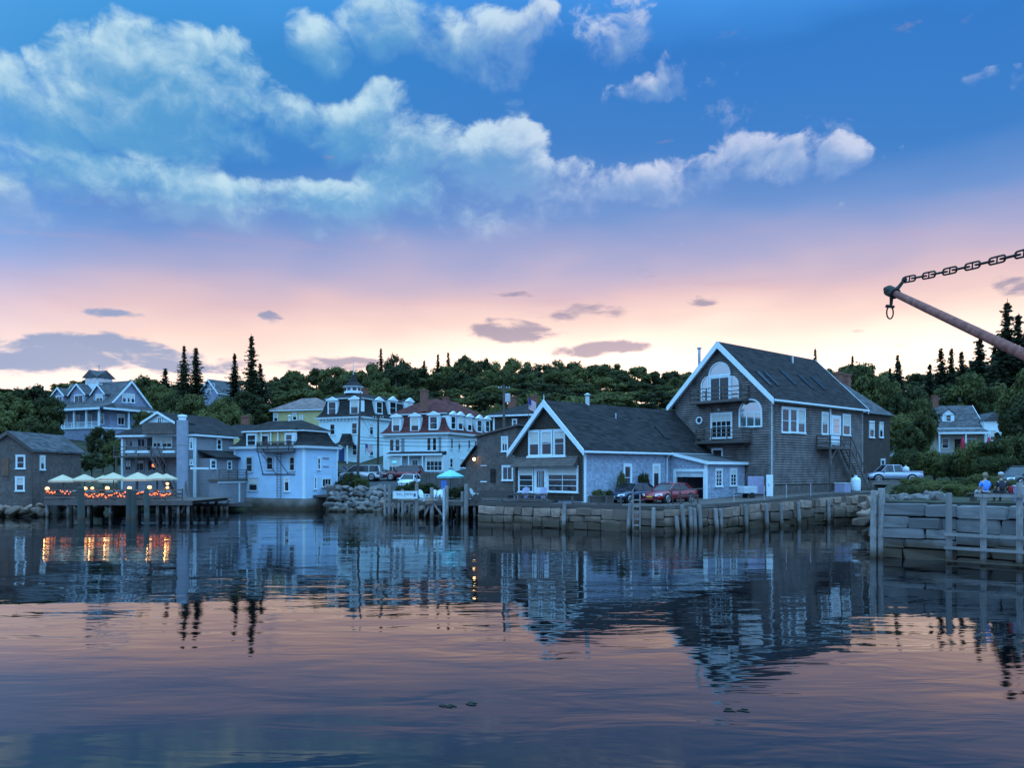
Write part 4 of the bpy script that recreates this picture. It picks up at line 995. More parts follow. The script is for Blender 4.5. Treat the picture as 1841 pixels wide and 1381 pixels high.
# ------------------------------------------------------------------ waterfront restaurant
def restaurant():
    h = House('restaurant', 'grey waterfront restaurant with stacked balconies and round silo beside the terrace', 'restaurant', (-33.4,82), 1.3, 74)
    L, W, ze, zr = 6.6, 9.4, 6.7, 9.2
    box_walls(h,L,W,-.6,ze-.1,'greyclap')
    h.part('eave', MB().box(-.42,L+.4,-.42,W+.42,ze-.16,ze+.06), 'white')
    h.part('roof', MB().rectrings([(-.45,L+3.4,-.45,W+.45,ze+.062),(-.45,L+3.4,-.45,W+.45,ze+.12),(2.6,L+2.2,W/2-.3,W/2+.3,zr)]), 'roofdark')
    corner_board(h,0,0,-.5,ze-.3,.2); corner_board(h,0,W,-.5,ze-.3,.22,sy=1)
    # projecting white gable with french door and bowed balcony
    yl = h.hit('A',-.7,256,765)[0]; yr = h.hit('A',-.7,318,765)[0]; zb = h.hit('A',-.7,287,777)[1]; zpk = h.hit('A',-.7,287,741)[1]; zeg = h.hit('A',-.7,287,760)[1]; ymid = (yl+yr)/2
    h.part('gable_bay', MB().prism([(-.7,yr+.25,zb),(-.7,yl-.25,zb),(-.7,yl-.25,zeg),(-.7,ymid,zpk-.15),(-.7,yr+.25,zeg)],(1.6,0,0)), 'whiteclap')
    for ya in (yl,yr):
        h.part('bay_roof', MB().prism([(-1.0,ymid,zpk-.12),(-1.0,ya,zeg-.12),(-1.0,ya,zeg),(-1.0,ymid,zpk+.02)],(3.2,0,0)), 'roofdark'); h.part('barge_board', MB().prism([(-1.07,ymid,zpk-.2),(-1.07,ya,zeg-.22),(-1.07,ya,zeg+.02),(-1.07,ymid,zpk+.05)],(.065,0,0)), 'white')
    win(h,'A',-.7,(283,750,292,774),'french',fw=.08)
    b = MB(); n = 10; pts = []
    for k in range(n+1): t = k/n; pts.append((-.75-1.0*sin(pi*t)**.6, yl+(yr-yl)*t, zb))
    b.prism([(x,y,zb-.25) for x,y,z in pts],(0,0,.24)); bal = h.part('balcony', b, 'wood')
    pn = MB()
    for p,q in zip(pts,pts[1:]): pn.add([p,q,(q[0],q[1],zb+.95),(p[0],p[1],zb+.95),(p[0]+.05,p[1],zb),(q[0]+.05,q[1],zb),(q[0]+.05,q[1],zb+.95),(p[0]+.05,p[1],zb+.95)],[(0,1,2,3),(7,6,5,4),(3,2,6,7),(0,4,5,1)])
    pn.build('railing','wood',bal)
    # middle floor
    for r in ((226,787,240,804),(241,787,246,804),(247,787,262,804)): win(h,'A',0,r,'casement',trim='greyclap',fw=.08)
    for r in ((275,787,290,804),(291,787,310,805)): win(h,'A',0,r,'casement',fw=.08)
    a,z,w,hh = h.rect('A',0,(265,788,274,812)); h.onface('door','A',0,a,z,MB().box(-w/2,w/2,-.05,.02,-hh/2,hh/2),'black')
    zm = h.hit('A',-1.5,270,819)[1]; y1 = W-.3; y0 = h.hit('A',-1.5,318,819)[0]
    md = h.part('middle_deck', MB().box(-1.5,-.02,y0,y1,zm-.22,zm), 'wood')
    r = MB(); railing(r,[(-1.45,y1-.05,zm),(-1.45,y0+.05,zm)],.95,.09,(.97,.55,.2)); r.build('railing','wood',md)
    for pa,pb in ((227,242),(248,268),(294,315)):
        ya,zz = h.hit('A',-1.62,pa,813); yb,_ = h.hit('A',-1.62,pb,813); MB().box(-1.75,-1.5,yb,ya,zz-.1,zz+.14).build('window_box','white',md)
    # lower floor
    for r in ((225,826,237,847),(242,826,260,847),(265,826,283,847),(288,828,300,848)): win(h,'A',0,r,'casement',trim='greyclap',fw=.1)
    for y in (1.0,3.6,6.2,8.8): h.part('deck_post', MB().box(-1.42,-1.28,y-.07,y+.07,-.1,zm-.22), 'wood')
    # stair from middle deck to the terrace
    s = MB(); ys, ye = h.hit('A',-2.0,276,818)[0], h.hit('A',-2.0,313,852)[0]; n = 13
    for k in range(n): t = (k+.5)/n; y = ys+(ye-ys)*t; z = zm*(1-t); s.box(-2.4,-1.55,y-.16,y+.16,z-.04,z)
    for x in (-2.43,-1.52): s.beam((x,ys,zm-.05),(x,ye,.0),.06,.25); s.beam((x,ys,zm+.9),(x,ye,.95),.07,.08)
    h.part('outside_stair', s, 'wood')
    # round silo
    p = at(328,850,80.2); c = Vector((p.x-h.o.x,p.y-h.o.y)); cx = c.x*cos(h.th)+c.y*sin(h.th); cy = -c.x*sin(h.th)+c.y*cos(h.th)
    zt = Zat(756,80.2)-1.3; si = h.part('silo', MB().lathe([(.56,-.3),(.56,zt)],20,(cx,cy,0)), mat('silvery shingle',(.27,.29,.35),.7,.1,2), smooth=False)
    MB().lathe([(.58,zt-2.6),(.6,zt-2.55),(.58,zt-2.5)],20,(cx,cy,0)).build('band','greyclap',si); MB().lathe([(.36,zt),(.38,zt+.35),(.47,zt+.37),(.42,zt+.55),(.1,zt+.6)],16,(cx,cy,0)).build('cap','white',si)
    br = MB()
    for dy in (-.5,.5): br.beam((cx-.4,cy+dy*2.2,-.1),(cx,cy+dy*.4,2.6),.16,.16)
    br.build('brace','wood',si)
    # right-hand face and its annex
    win(h,'B',0,(340,788,346,808),'dh',fw=.1); win(h,'B',0,(340,827,346,836),'plain',fw=.09)
    win(h,'B',0,(389,789,398,809),'dh',fw=.12)
    an0,an1 = .6, 7.4; zr0 = h.hit('B',-2.2,385,824)[1]; zr1 = zr0+.75
    h.part('annex_wall', MB().box(an0,an1,-2.0,-.02,-.6,zr0), 'greyclap')
    h.part('annex_roof', MB().hexa([(an0-.2,-2.4,zr0+.0),(an1+.2,-2.4,zr0),(an1+.2,-.02,zr1),(an0-.2,-.02,zr1)],[(an0-.2,-2.4,zr0+.14),(an1+.2,-2.4,zr0+.14),(an1+.2,-.02,zr1+.14),(an0-.2,-.02,zr1+.14)]), 'roofdark')
    win(h,'B',-2.0,(378,827,388,843),'dh',fw=.09); win(h,'B',-2.0,(408,829,416,845),'dh',fw=.09)
    zd = h.hit('B',-3.4,380,862)[1]; dk = h.part('side_deck', MB().box(-.6,an1,-3.4,-2.02,zd-.2,zd), 'wood'); r = MB(); railing(r,[(-.5,-3.35,zd),(an1-.1,-3.35,zd)],1.0,.1,(.97,.7,.4,.12)); r.build('railing','wood',dk)
    x0 = h.hit('B',-3.45,345,845)[0]; x1 = h.hit('B',-3.45,374,845)[0]; MB().box(x0,x1,-3.55,-3.25,zd+1.0,zd+1.2).build('window_box','white',dk)
    h.part('lower_wall', MB().box(-.4,an1-.2,-3.2,-2.03,-.6,zd-.21), 'greyclap')
    h.part('lower_trim', MB().box(-.5,4.6,-3.27,-3.205,zd-.42,zd-.22).box(3.0,3.2,-3.268,-3.206,-.5,zd-.43), 'white')
    return h
REST = restaurant()

# ------------------------------------------------------------------ grey shingled shed next to the shop house
def shingled_shed():
    h = House('shingled_shed', 'grey shingled two storey shed with sloping roof beside the shop house', 'shed', (.36,67), 1.7, 55)
    L, W = 6, 4.25; zl, zh = Zat(786,69.4)-1.7, Zat(767,67)-1.7
    h.part('wall', MB().hexa([(0,0,-.8),(L,0,-.8),(L,W,-.8),(0,W,-.8)],[(0,0,zh),(L,0,zh),(L,W,zl),(0,W,zl)]), 'shingle')
    h.part('roof', MB().hexa([(-.25,-.3,zh+.06),(L+.2,-.3,zh+.06),(L+.2,W+.25,zl-.04),(-.25,W+.25,zl-.04)],[(-.25,-.3,zh+.2),(L+.2,-.3,zh+.2),(L+.2,W+.25,zl+.1),(-.25,W+.25,zl+.1)]), 'shingle')
    zc, zd = Zat(804,69.4)-1.7, Zat(834,70)-1.7
    h.part('lean_to_wall', MB().hexa([(.1,W+.01,-.8),(L-1,W+.01,-.8),(L-1,W+1.35,-.8),(.1,W+1.35,-.8)],[(.1,W+.01,zc),(L-1,W+.01,zc),(L-1,W+1.35,zd),(.1,W+1.35,zd)]), 'shingle')
    h.part('lean_to_roof', MB().hexa([(-.3,W+.01,zc+.02),(L-.8,W+.01,zc+.02),(L-.8,W+1.7,zd-.3),(-.3,W+1.7,zd-.3)],[(-.3,W+.01,zc+.16),(L-.8,W+.01,zc+.16),(L-.8,W+1.7,zd-.16),(-.3,W+1.7,zd-.16)]), 'slate')
    win(h,'A',0,(902,786,914,812),'casement',fw=.1); win(h,'A',0,(903,838,923,864),'casement',fw=.1); win(h,'A',.1,(866,838,876,866),'plain',fw=.1)
    a,z,w,hh = h.rect('A',0,(882,843,891,868)); h.onface('door','A',0,a,z,MB().box(-w/2,w/2,-.06,.02,-hh/2,hh/2),'slate')
    st = MB()
    for k in range(5): st.box(-.7-k*.32,-.02-k*.0,-.1,W-.6,-.2,.72-k*.18)
    h.part('timber_steps', st, 'wood')
    # lit lamp under the lean-to eave
    y, z = h.hit('A',-.25,853,823); lm = h.part('wall_lamp', MB().lathe([(.02,.22),(.2,.1),(.22,0),(.05,-.01)],10,(-.3,y,z)), 'iron')
    MB().lathe([(.04,.0),(.12,-.08),(.12,-.2),(.03,-.27)],10,(-.3,y,z)).build('bulb', mat('warm lamp',(1,.8,.5),.5,0,emit=(1.0,.62,.25),estr=14), lm)
    return h
shingled_shed()

# ------------------------------------------------------------------ houses up the bank on the right
def porch_cottage():
    h = House('porch_cottage', 'pale cottage with grey roof, front porch and small gabled dormer up the bank', 'house', (71.2,118), 7.0, 82)
    L, W, ze, zr = 8, 6.8, 3.9, 7.3
    h.part('wall', MB().box(0,L,0,W,-3,ze), mat('pale beige clapboard',(.5,.47,.38),.7,.08,1,'clap',.14,.25)); 
    gable_roof(h,0,W,0,L,ze,zr,.3,(.3,.3),m='roofgrey',board=.2,swap=True)
    h.part('porch_roof', MB().hexa([(-2.2,-.2,ze-1.0),(.0,-.2,ze-1.0),(.0,W+.2,ze-1.0),(-2.2,W+.2,ze-1.0)],[(-2.2,-.2,ze-.85),(.0,-.2,ze-.1),(.0,W+.2,ze-.1),(-2.2,W+.2,ze-.85)]), 'roofgrey')
    h.part('porch_fascia', MB().box(-2.26,-2.202,-.25,W+.25,ze-1.12,ze-.84), 'white'); h.part('porch_deck', MB().box(-2.2,-.01,-.2,W+.2,-3,.1), 'lilacclap')
    for y in (.0,3.1,W): h.part('porch_post', MB().box(-2.1,-1.9,y-.1,y+.1,.1,ze-1.01), 'white')
    win(h,'A',0,None,'casement',metres=(1.5,1.5,1.5,1.3)); win(h,'A',0,None,'dh',metres=(5.2,1.5,1.1,1.6)); a = 3.4; h.onface('door','A',0,a,1.1,MB().box(-.45,.45,-.05,.02,-1,1),'black')
    d = h.onface('dormer','A',.9,4.4,5.5,MB().prism([(-.85,0,-1.2),(.85,0,-1.2),(.85,0,.5),(0,0,1.2),(-.85,0,.5)],(0,2.4,0)),'white'); f = win(h,'A',0,None,'dh',metres=(0,0,.9,1.1)); f.parent = d; f.location = (0,0,-.1); f.rotation_euler=(0,0,0)
    for s in (-1,1): MB().prism([(0,-.15,1.36),(s*1.05,-.15,.5),(s*1.05,-.15,.36),(0,-.15,1.22)],(0,2.5,0)).build('dormer_roof','roofgrey',d)
    b = h.part('side_bay', MB().box(-.8,3.5,-2.4,-.02,-3,ze+.9), 'white'); MB().prism([(-1.1,-2.7,ze+.9),(-1.1,.1,ze+.9),(-1.1,-1.3,ze+2.2)],(4.8,0,0)).build('bay_roof','roofgrey',b); f = win(h,'A',0,None,'dh',metres=(-1.2,2.6,1.0,1.6)); f.location = (-.8,-1.2,2.6)
    chimney(h, 4.0, 5.2, 6.6, 9.2, .8)
    return h
porch_cottage()
hc = hip_house('roof_behind', 'grey roofed house half hidden above the porch cottage', (XatD(1800,146),146), 10, 80, 8, 11, 8.0, 10.6, 'dirtywhite', 'roofgrey', .9); hc.root.name = 'far_house'
def small_garage():
    h = House('small_garage', 'small pale garage with bluish gabled roof behind the pickup truck', 'garage', (XatD(1652,101),101), 3.0, 80)
    gable_wall(h,0,5,0,4.4,-1,2.2,4.3,'dirtywhite'); gable_roof(h,0,5,0,4.4,2.2,4.3,.3,(.3,.3),m='roofgrey',board=.2)
    win(h,'A',0,None,'casement',metres=(2.2,1.3,1.4,1.0))
small_garage()
def far_cottage():
    h = House('hilltop_house', 'blue grey hilltop house peeping between the spruces above the restaurant', 'house', (XatD(392,175),175), 15, 60)
    gable_wall(h,0,7,0,6,-3,7.0,10.0,'lilacclap'); gable_roof(h,0,7,0,6,7.0,10.0,.35,(.35,.3),m='roofgrey',board=.25)
    win(h,'A',0,(378,690,386,700),'casement'); win(h,'A',0,(372,700,379,708),'dh')
far_cottage()
# ------------------------------------------------------------------ trees
def leaf_mat(name, c0, c1, trans=.35):
    m = bpy.data.materials.new(name); m.use_nodes = True; nt = m.node_tree; b = nt.nodes['Principled BSDF']; out = nt.nodes['Material Output']
    oi = nt.nodes.new('ShaderNodeObjectInfo'); r = E(nt, oi.outputs['Random'])
    tc = nt.nodes.new('ShaderNodeTexCoord'); n = noise(nt, E(nt, tc.outputs['Object']), .7, 3)
    c = mixc(nt, tuple(c0)+(1,), tuple(c1)+(1,), (n + (r-.5)*.55).smooth(.25, .8))
    nt.links.new(c.s, b.inputs['Base Color']); b.inputs['Roughness'].default_value = .75; b.inputs['Specular IOR Level'].default_value = .25
    t = nt.nodes.new('ShaderNodeBsdfTranslucent'); nt.links.new(c.s, t.inputs[0]); mx = nt.nodes.new('ShaderNodeMixShader'); mx.inputs[0].default_value = trans
    nt.links.new(b.outputs[0], mx.inputs[1]); nt.links.new(t.outputs[0], mx.inputs[2]); nt.links.new(mx.outputs[0], out.inputs[0]); return m
M['leaf'] = leaf_mat('broadleaf foliage', (.04,.046,.016), (.14,.14,.042))
M['needle'] = leaf_mat('spruce needles', (.022,.028,.015), (.055,.06,.027), .15)
M['bark'] = mat('bark', (.07,.055,.045), .9, .3, 4, 'wood', bump=.5)
def leaf_quad(mb, c, n, s, rnd):
    n = n.normalized(); t = n.cross(Vector((rnd.uniform(-1,1),rnd.uniform(-1,1),rnd.uniform(-1,1)))); 
    if t.length < 1e-3: t = Vector((1,0,0))
    t.normalize(); b = n.cross(t); k = rnd.uniform(.55,.8)
    p = [c-t*s, c-b*s*k+n*s*.12, c+t*s, c+b*s*k+n*s*.12]
    o = len(mb.v); mb.v += [tuple(q) for q in p]; mb.f.append((o,o+1,o+2,o+3))
def broadleaf_proto(seed, H=12.0, Rr=4.6, base=.22, clumps=46, per=115, ls=.30):
    rnd = random.Random(seed); cr = MB(); tr = MB()
    tr.tube([(0,0,-1.5),(rnd.uniform(-.1,.1),0,H*.2),(rnd.uniform(-.3,.3),rnd.uniform(-.3,.3),H*.5),(rnd.uniform(-.4,.4),rnd.uniform(-.4,.4),H*.8)],[.34,.28,.17,.05],7)
    z0 = H*base; zc = (H+z0)/2; hz = (H-z0)/2
    for k in range(clumps):
        th = rnd.uniform(0,2*pi); ph = math.acos(rnd.uniform(-.75,1)); rr = rnd.uniform(.55,1.0)**.5
        lump = 1+.22*sin(3*th+seed)+.15*sin(5*th+2*ph)
        c = Vector((Rr*rr*sin(ph)*cos(th)*lump*.86, Rr*rr*sin(ph)*sin(th)*lump*.86, zc+hz*rr*cos(ph)*.86))
        rc = rnd.uniform(.75,1.35)*Rr/4.6
        if k % 3 == 0: tr.tube([(0,0,min(c.z*.6,H*.6)),(c.x*.5,c.y*.5,c.z*.8),tuple(c)],[.12,.07,.02],5,False)
        for j in range(per):
            d = Vector((rnd.gauss(0,1),rnd.gauss(0,1),rnd.gauss(0,.8))); d.normalize()
            p = c+d*rc*rnd.uniform(.45,1.05)
            leaf_quad(cr, p, d+Vector((rnd.uniform(-.6,.6),rnd.uniform(-.6,.6),rnd.uniform(-.2,.9))), ls*rnd.uniform(.6,1.3), rnd)
    return tr.mesh('trunk','bark',recalc=False), cr.mesh('crown','leaf',recalc=False), H, Rr
def spruce_proto(seed, H=14.0, Rr=2.6, ragged=.3):
    rnd = random.Random(seed); cr = MB(); tr = MB(); tr.tube([(0,0,-1),(0,0,H*.5),(0,0,H*.98)],[.24,.14,.02],6)
    z = H*.06
    while z < H*.985:
        t = z/H; r = Rr*(1-t)**.85*rnd.uniform(1-ragged,1.1)+.08; nb = 11 if t < .8 else 7
        if rnd.random() < ragged*.25: z += .2
        a0 = rnd.uniform(0,6.28)
        for k in range(nb):
            a = a0+2*pi*k/nb+rnd.uniform(-.25,.25); L = r*rnd.uniform(.4,1.25); dx, dy = cos(a), sin(a); n = max(3,int(L/.13)); zb = z+rnd.uniform(-.32,.32)
            for i in range(n):
                s = (i+.6)/n; p = Vector((dx*L*s, dy*L*s, zb-.42*L*s+.2*L*s*s+rnd.uniform(-.08,.08)))
                leaf_quad(cr, p+Vector((rnd.uniform(-.09,.09),rnd.uniform(-.09,.09),rnd.uniform(-.1,.02))), Vector((rnd.uniform(-1,1),rnd.uniform(-1,1),.8)), (.27*(1-.4*s)+.06)*(1-.25*t), rnd)
        z += .34*(1-.45*t)
    cr.lathe([(.04,H*.97),(.01,H*1.03)],4)
    return tr.mesh('trunk','bark',recalc=False), cr.mesh('crown','needle',recalc=False), H, Rr
BROAD = [broadleaf_proto(s, clumps=c) for s, c in ((1,50),(2,44),(5,54),(9,48))]
FINE = [broadleaf_proto(s, 6.0, 4.0, .02, 60, 130, .17) for s in (21,22)]
SPRUCE = [spruce_proto(3, 14, 2.6, .5), spruce_proto(8, 14, 2.2, .7), spruce_proto(12, 14, 3.0, .4), spruce_proto(17, 14, 2.7, .6)]
def plant(kind, name, label, cat, px, top, D, wpx=None, ground=None, group=None, k=None, rnd=random):
    x = XatD(px, D); g = land(x, D) if ground is None else ground
    h = max(Zat(top, D)-g, .4); pr = kind[k if k is not None else rnd.randrange(len(kind))]
    s = h/pr[2]; sx = s if wpx is None else (wpx/FPX*D)/(2*pr[3])*(1.75 if kind is SPRUCE else 1.0)
    o = thing(name, label, cat, (x, D, g), rnd.uniform(0,6.28), group)
    if kind is SPRUCE: o.rotation_euler = (rnd.uniform(-.035,.035), rnd.uniform(-.035,.035), rnd.uniform(0,6.28))
    link('trunk', pr[0], o, scale=(min(sx,s)*1.0, min(sx,s)*1.0, s)); link('crown', pr[1], o, scale=(sx, sx, s)); return o
def build_woods():
    rnd = random.Random(4)
    prof = [(-80,690),(0,705),(90,690),(200,690),(265,680),(300,690),(400,690),(480,672),(560,668),(640,655),(700,640),(760,656),(800,662),(840,645),(900,645),(980,642),(1040,648),(1100,655),(1180,668),(1250,662),(1330,668),(1420,664),(1480,660),(1560,668),(1640,675),(1720,655),(1841,630),(1950,620)]
    def where(px, D):
        z = [(300,'above the slate blue hill house'),(480,'above the restaurant and its spruces'),(690,'behind the cupola house'),(900,'behind the red roofed inn'),(1250,'behind the shop roof'),(1480,'behind the tall house'),(9999,'behind the porch cottage')]
        t = [n for a, n in z if px < a][0]; b = 'rounded tree on the skyline ridge ' if D > 218 else 'leafy tree high on the wooded hill ' if D > 190 else 'leafy tree low on the wooded hill '
        return b+t, b.split(' tree ')[1].strip()+' '+t
    for D, dy, step in ((232,0,34),(205,16,40),(178,38,46),(156,62,52)):
        px = -90.0
        while px < 1960:
            top = interp(px, prof)+dy+rnd.uniform(-10,12)
            q = px+rnd.uniform(-9,9)
            ok = not (D < 170 and (70 < q < 280 or 460 < q < 600 or q > 1440)) and not (D < 185 and 360 < q < 412)
            lab, grp = where(q, D)
            if ok: plant(BROAD,'broadleaf_tree',lab,'tree',q,top,D+rnd.uniform(-9,9),rnd.uniform(50,96)*200/D*.95,None,'trees '+grp,rnd=rnd)
            px += step*rnd.uniform(.85,1.15)
    # single conifers that stand out against the sky
    hill = ((330,623,158),(354,626,160),(421,636,165),(455,605,162),(470,655,165),(297,664,150))
    for px, top, D in hill: plant(SPRUCE,'spruce_tree','dark spruce standing above the roofs of the restaurant and slate blue house','tree',px,top,D,rnd.uniform(34,44),None,'spruces above the restaurant',rnd=rnd)
    for px, top, D in ((686,627,225),(787,637,228),(808,634,230),(760,648,226),(1466,628,200),(1532,640,190)): plant(SPRUCE,'spruce_tree','small far spruce tip breaking the ridge line of the wooded hill','tree',px,top,D,22,None,'spruces on the ridge',k=1,rnd=rnd)
    for px, top, D, w in ((1596,662,150,26),(1612,640,152,34),(1623,650,154,30),(1668,655,150,40),(1696,628,152,46),(1708,627,154,42),(1735,632,150,48),(1762,592,152,56),(1803,543,140,74),(1830,568,138,72),(1784,620,146,56),(1850,600,140,80)):
        plant(SPRUCE,'spruce_tree','dark spruce in the stand behind the porch cottage','tree',px,top,D,w,None,'spruces behind the cottage',rnd=rnd)
    far_r = 'leafy tree on the bank beyond the pickup truck, below the spruces'
    for px, top, D, w in ((1500,662,124,80),(1545,647,120,95),(1590,672,116,80),(1635,690,112,86),(1655,712,108,56),(1612,742,104,84),(1636,762,100,56),(1848,655,92,92),(1838,715,88,70),(1880,690,90,110),(1792,690,128,70),(1745,668,132,80),(1700,690,134,80),(1560,735,108,80)):
        plant(BROAD,'broadleaf_tree',far_r,'tree',px,top,D,w,3.2 if D<110 else None,'trees on the right bank',rnd=rnd)
    for px, top, D, w in ((20,705,118,90),(62,690,122,84),(88,712,120,60),(-20,700,120,90),(8,735,112,80),(60,745,110,70)): plant(BROAD,'broadleaf_tree','dark leafy tree beside the porch of the slate blue hill house','tree',px,top,D,w,None,'trees beside the hill house',rnd=rnd)
    for px, top, D, w in ((185,765,104,60),(205,790,98,50),(165,815,94,46),(125,800,92,40)): plant(BROAD,'broadleaf_tree','small dark tree on the slope between the terrace and the hill house','tree',px,top,D,w,None,'trees above the terrace',rnd=rnd)
    for px, top, D, w in ((262,672,150,60),(285,690,140,56),(318,700,134,56),(352,705,130,56),(395,712,130,60),(440,700,140,66),(425,735,118,54),(470,725,146,60),(370,735,116,56),(310,735,112,60),(262,735,114,50),(455,760,112,50)):
        plant(BROAD,'broadleaf_tree','leafy tree on the slope directly behind the restaurant','tree',px,top,D,w,None,'trees behind the restaurant',rnd=rnd)
    for px, top, D, w in ((952,700,132,74),(930,712,128,60),(990,715,130,60),(890,725,138,60),(860,735,140,60),(1040,715,140,70),(1090,722,140,70)):
        plant(BROAD,'broadleaf_tree','light green tree behind the roofs of the brown house and the shop','tree',px,top,D,w,4.5,'trees behind the shop',rnd=rnd)
    # shrubs and hedges
    for px, top, D, w, g in ((1640,806,95,70,2.9),(1680,808,94,60,2.9),(1612,815,97,40,2.9),(1710,815,92,60,2.9)): plant(FINE,'hedge_shrub','clipped dark hedge shrub along the road behind the pickup truck','shrub',px,top,D,w,g,'hedge behind the truck',rnd=rnd)
    for px, top, D, w, g in ((1760,790,80,90,2.9),(1810,780,78,100,2.9),(1845,775,76,100,2.9),(1725,812,82,60,2.9),(1790,815,70,70,2.85)): plant(FINE,'bank_shrub','wide rounded shrub on the bank behind the two seated people','shrub',px,top,D,w,g,'shrubs behind the bench',rnd=rnd)
    for px, top, D, w, g in ((1640,872,44,50,2.5),(1672,866,45,60,2.5),(1708,868,44,60,2.5),(1742,872,43,50,2.5),(1615,880,46,30,2.5)): plant(FINE,'bank_shrub','low olive shrub on the rubble behind the pale sea wall','shrub',px,top,D,w,g,'shrubs behind the pale wall',rnd=rnd)
    for px, top, D, w, g in ((632,848,86,34,1.8),(650,858,85,30,1.8),(615,862,87,26,1.8)): plant(FINE,'bank_shrub','dark shrub at the foot of the utility pole above the boulders','shrub',px,top,D,w,g,'shrubs by the pole',rnd=rnd)
    for px, top, D, w, g in ((745,865,78,40,1.6),(725,872,77,34,1.6),(770,868,79,40,1.6),(845,872,73,44,1.5),(818,876,72,36,1.5),(868,868,71,30,1.6)): plant(FINE,'garden_shrub','garden shrub growing along the back of the timber dock','shrub',px,top,D,w,g,'shrubs behind the dock',rnd=rnd)
    for px, top, D, w, g in ((1118,845,59.0,16,1.9),(1158,846,61.0,20,1.9)): plant(FINE,'climbing_shrub','climbing shrub trained on the silvery blue side wall of the shop','shrub',px,top,D,w,g,'shrubs on the shop wall',rnd=rnd)
    for px, top, D, w, g in ((1650,858,58,60,2.7),(1690,862,56,60,2.7),(1730,858,57,64,2.7),(1765,852,55,60,2.7),(1800,862,50,60,2.7),(1835,868,46,50,2.7),(1625,872,52,40,2.6)): plant(FINE,'bank_shrub','dark tangled shrub between the road and the bench','shrub',px,top,D,w,g,'shrubs between road and bench',rnd=rnd)
    plant(FINE,'bank_shrub','dark shrub beside the foot of the outside stair','shrub',1572,826,84,36,2.3,rnd=rnd)
build_woods()
# ------------------------------------------------------------------ small kit
def pile(px, pyb, pxt, pyt, D, r, name='mooring_pile', label=None, group=None, m='pile', parent=None, Dt=None):
    b = at(px, pyb, D); b.z = -1.4; t = at(pxt, pyt, Dt or D)
    k = 10; n = MB(); n.tube([b, b.lerp(t,.5)+Vector((random.uniform(-.02,.02),0,0)), t-Vector((0,0,.06)), t], [r*1.08, r, r*.93, r*.75], k)
    o = n.build(name, m, parent, smooth=False)
    if label: tag(o, label, 'pile', group)
    return o
def text_mesh(s, size, m, parent, loc, rot, ext=.004):
    cu = bpy.data.curves.new('lettering', 'FONT'); cu.body = s; cu.size = size; cu.extrude = ext; cu.align_x = 'CENTER'; cu.align_y = 'CENTER'
    o = bpy.data.objects.new('lettering', cu); COL.objects.link(o); dg = bpy.context.evaluated_depsgraph_get(); dg.update()
    me = bpy.data.meshes.new_from_object(o.evaluated_get(dg)); bpy.data.objects.remove(o); me.materials.clear(); me.materials.append(M[m])
    q = link('lettering', me, parent, loc); q.rotation_euler = rot; return q
def boulder_protos(n, seed):
    rnd = random.Random(seed); out = []
    for k in range(n):
        bm = bmesh.new()
        for i in range(16):
            v = Vector((rnd.gauss(0,1),rnd.gauss(0,1),rnd.gauss(0,1))).normalized(); bm.verts.new((v.x*.6*rnd.uniform(.8,1.1), v.y*.5*rnd.uniform(.8,1.1), v.z*.42*rnd.uniform(.8,1.1)))
        bmesh.ops.convex_hull(bm, input=bm.verts); me = bpy.data.meshes.new('boulder')
        bmesh.ops.delete(bm, geom=[v for v in bm.verts if not v.link_faces], context='VERTS')
        bmesh.ops.bevel(bm, geom=list(bm.edges), offset=.05, segments=1, affect='EDGES'); bm.to_mesh(me); bm.free(); me.materials.append(M['boulder']); out.append(me)
    return out
BP = boulder_protos(8, 6)
def boulders(n, gen, label, group, size, seed, m=None):
    rnd = random.Random(seed); ps = BP
    if m: ps = [p.copy() for p in BP]; [ (p.materials.clear(), p.materials.append(M[m])) for p in ps ]
    for i in range(n):
        x, y, z = gen(i, rnd); s = rnd.uniform(*size)
        o = link('boulder', ps[rnd.randrange(len(ps))], None, (x,y,z), 0, (s*rnd.uniform(.85,1.2), s, s*rnd.uniform(.8,1.1))); o.rotation_euler = (rnd.uniform(-.5,.5),rnd.uniform(-.5,.5),rnd.uniform(0,6.28)); tag(o, label, 'boulder', group)
def rip(i, rnd):
    t = (i % 12)/11.0; row = i//12; px = 596+t*98+rnd.uniform(-4,4); D = 79.6+row*1.15; return XatD(px,D), D, .15+row*.52+rnd.uniform(-.1,.1)
boulders(60, rip, 'grey granite boulder heaped in the riprap bank below the parked van', 'riprap boulders below the van', (.65,1.3), 3)
def rw(i, rnd): px = rnd.uniform(1592,1700); D = rnd.uniform(38.2,42); return XatD(px,D), D, 2.55+rnd.uniform(0,.2)
boulders(22, rw, 'rounded boulder on the rubble top behind the pale sea wall', 'boulders behind the pale wall', (.5,1.15), 8)
def rl(i, rnd): px = rnd.uniform(-15,230); D = rnd.uniform(76.5,80); return XatD(px,D), D, rnd.uniform(.1,.9)
boulders(34, rl, 'dark shore rock under the terrace and below the grey shingle house', 'rocks under the terrace', (.7,1.7), 9, 'stone')
def rg(i, rnd): px = -25+i*6+rnd.uniform(-3,3); D = 70.8+rnd.uniform(-.6,.8); return XatD(px,D), D, rnd.uniform(.1,.9)
boulders(19, rg, 'dark rock heaped against the foot of the grey shingle house', 'rocks at the grey house', (.8,1.5), 14, 'stone')
def rc(i, rnd): px = rnd.uniform(690,866); D = rnd.uniform(71.5,75); return XatD(px,D), D, rnd.uniform(0,1.3)
boulders(34, rc, 'dark rock in the bank under the back of the timber dock', 'rocks under the dock', (.7,1.6), 10, 'stone')
def rcv(i, rnd): t = rnd.uniform(.1,1); x = 17.2+16.3*t; y = 37.8+31.5*t; return x-rnd.uniform(-.3,.8), y, rnd.uniform(.0,2.2)
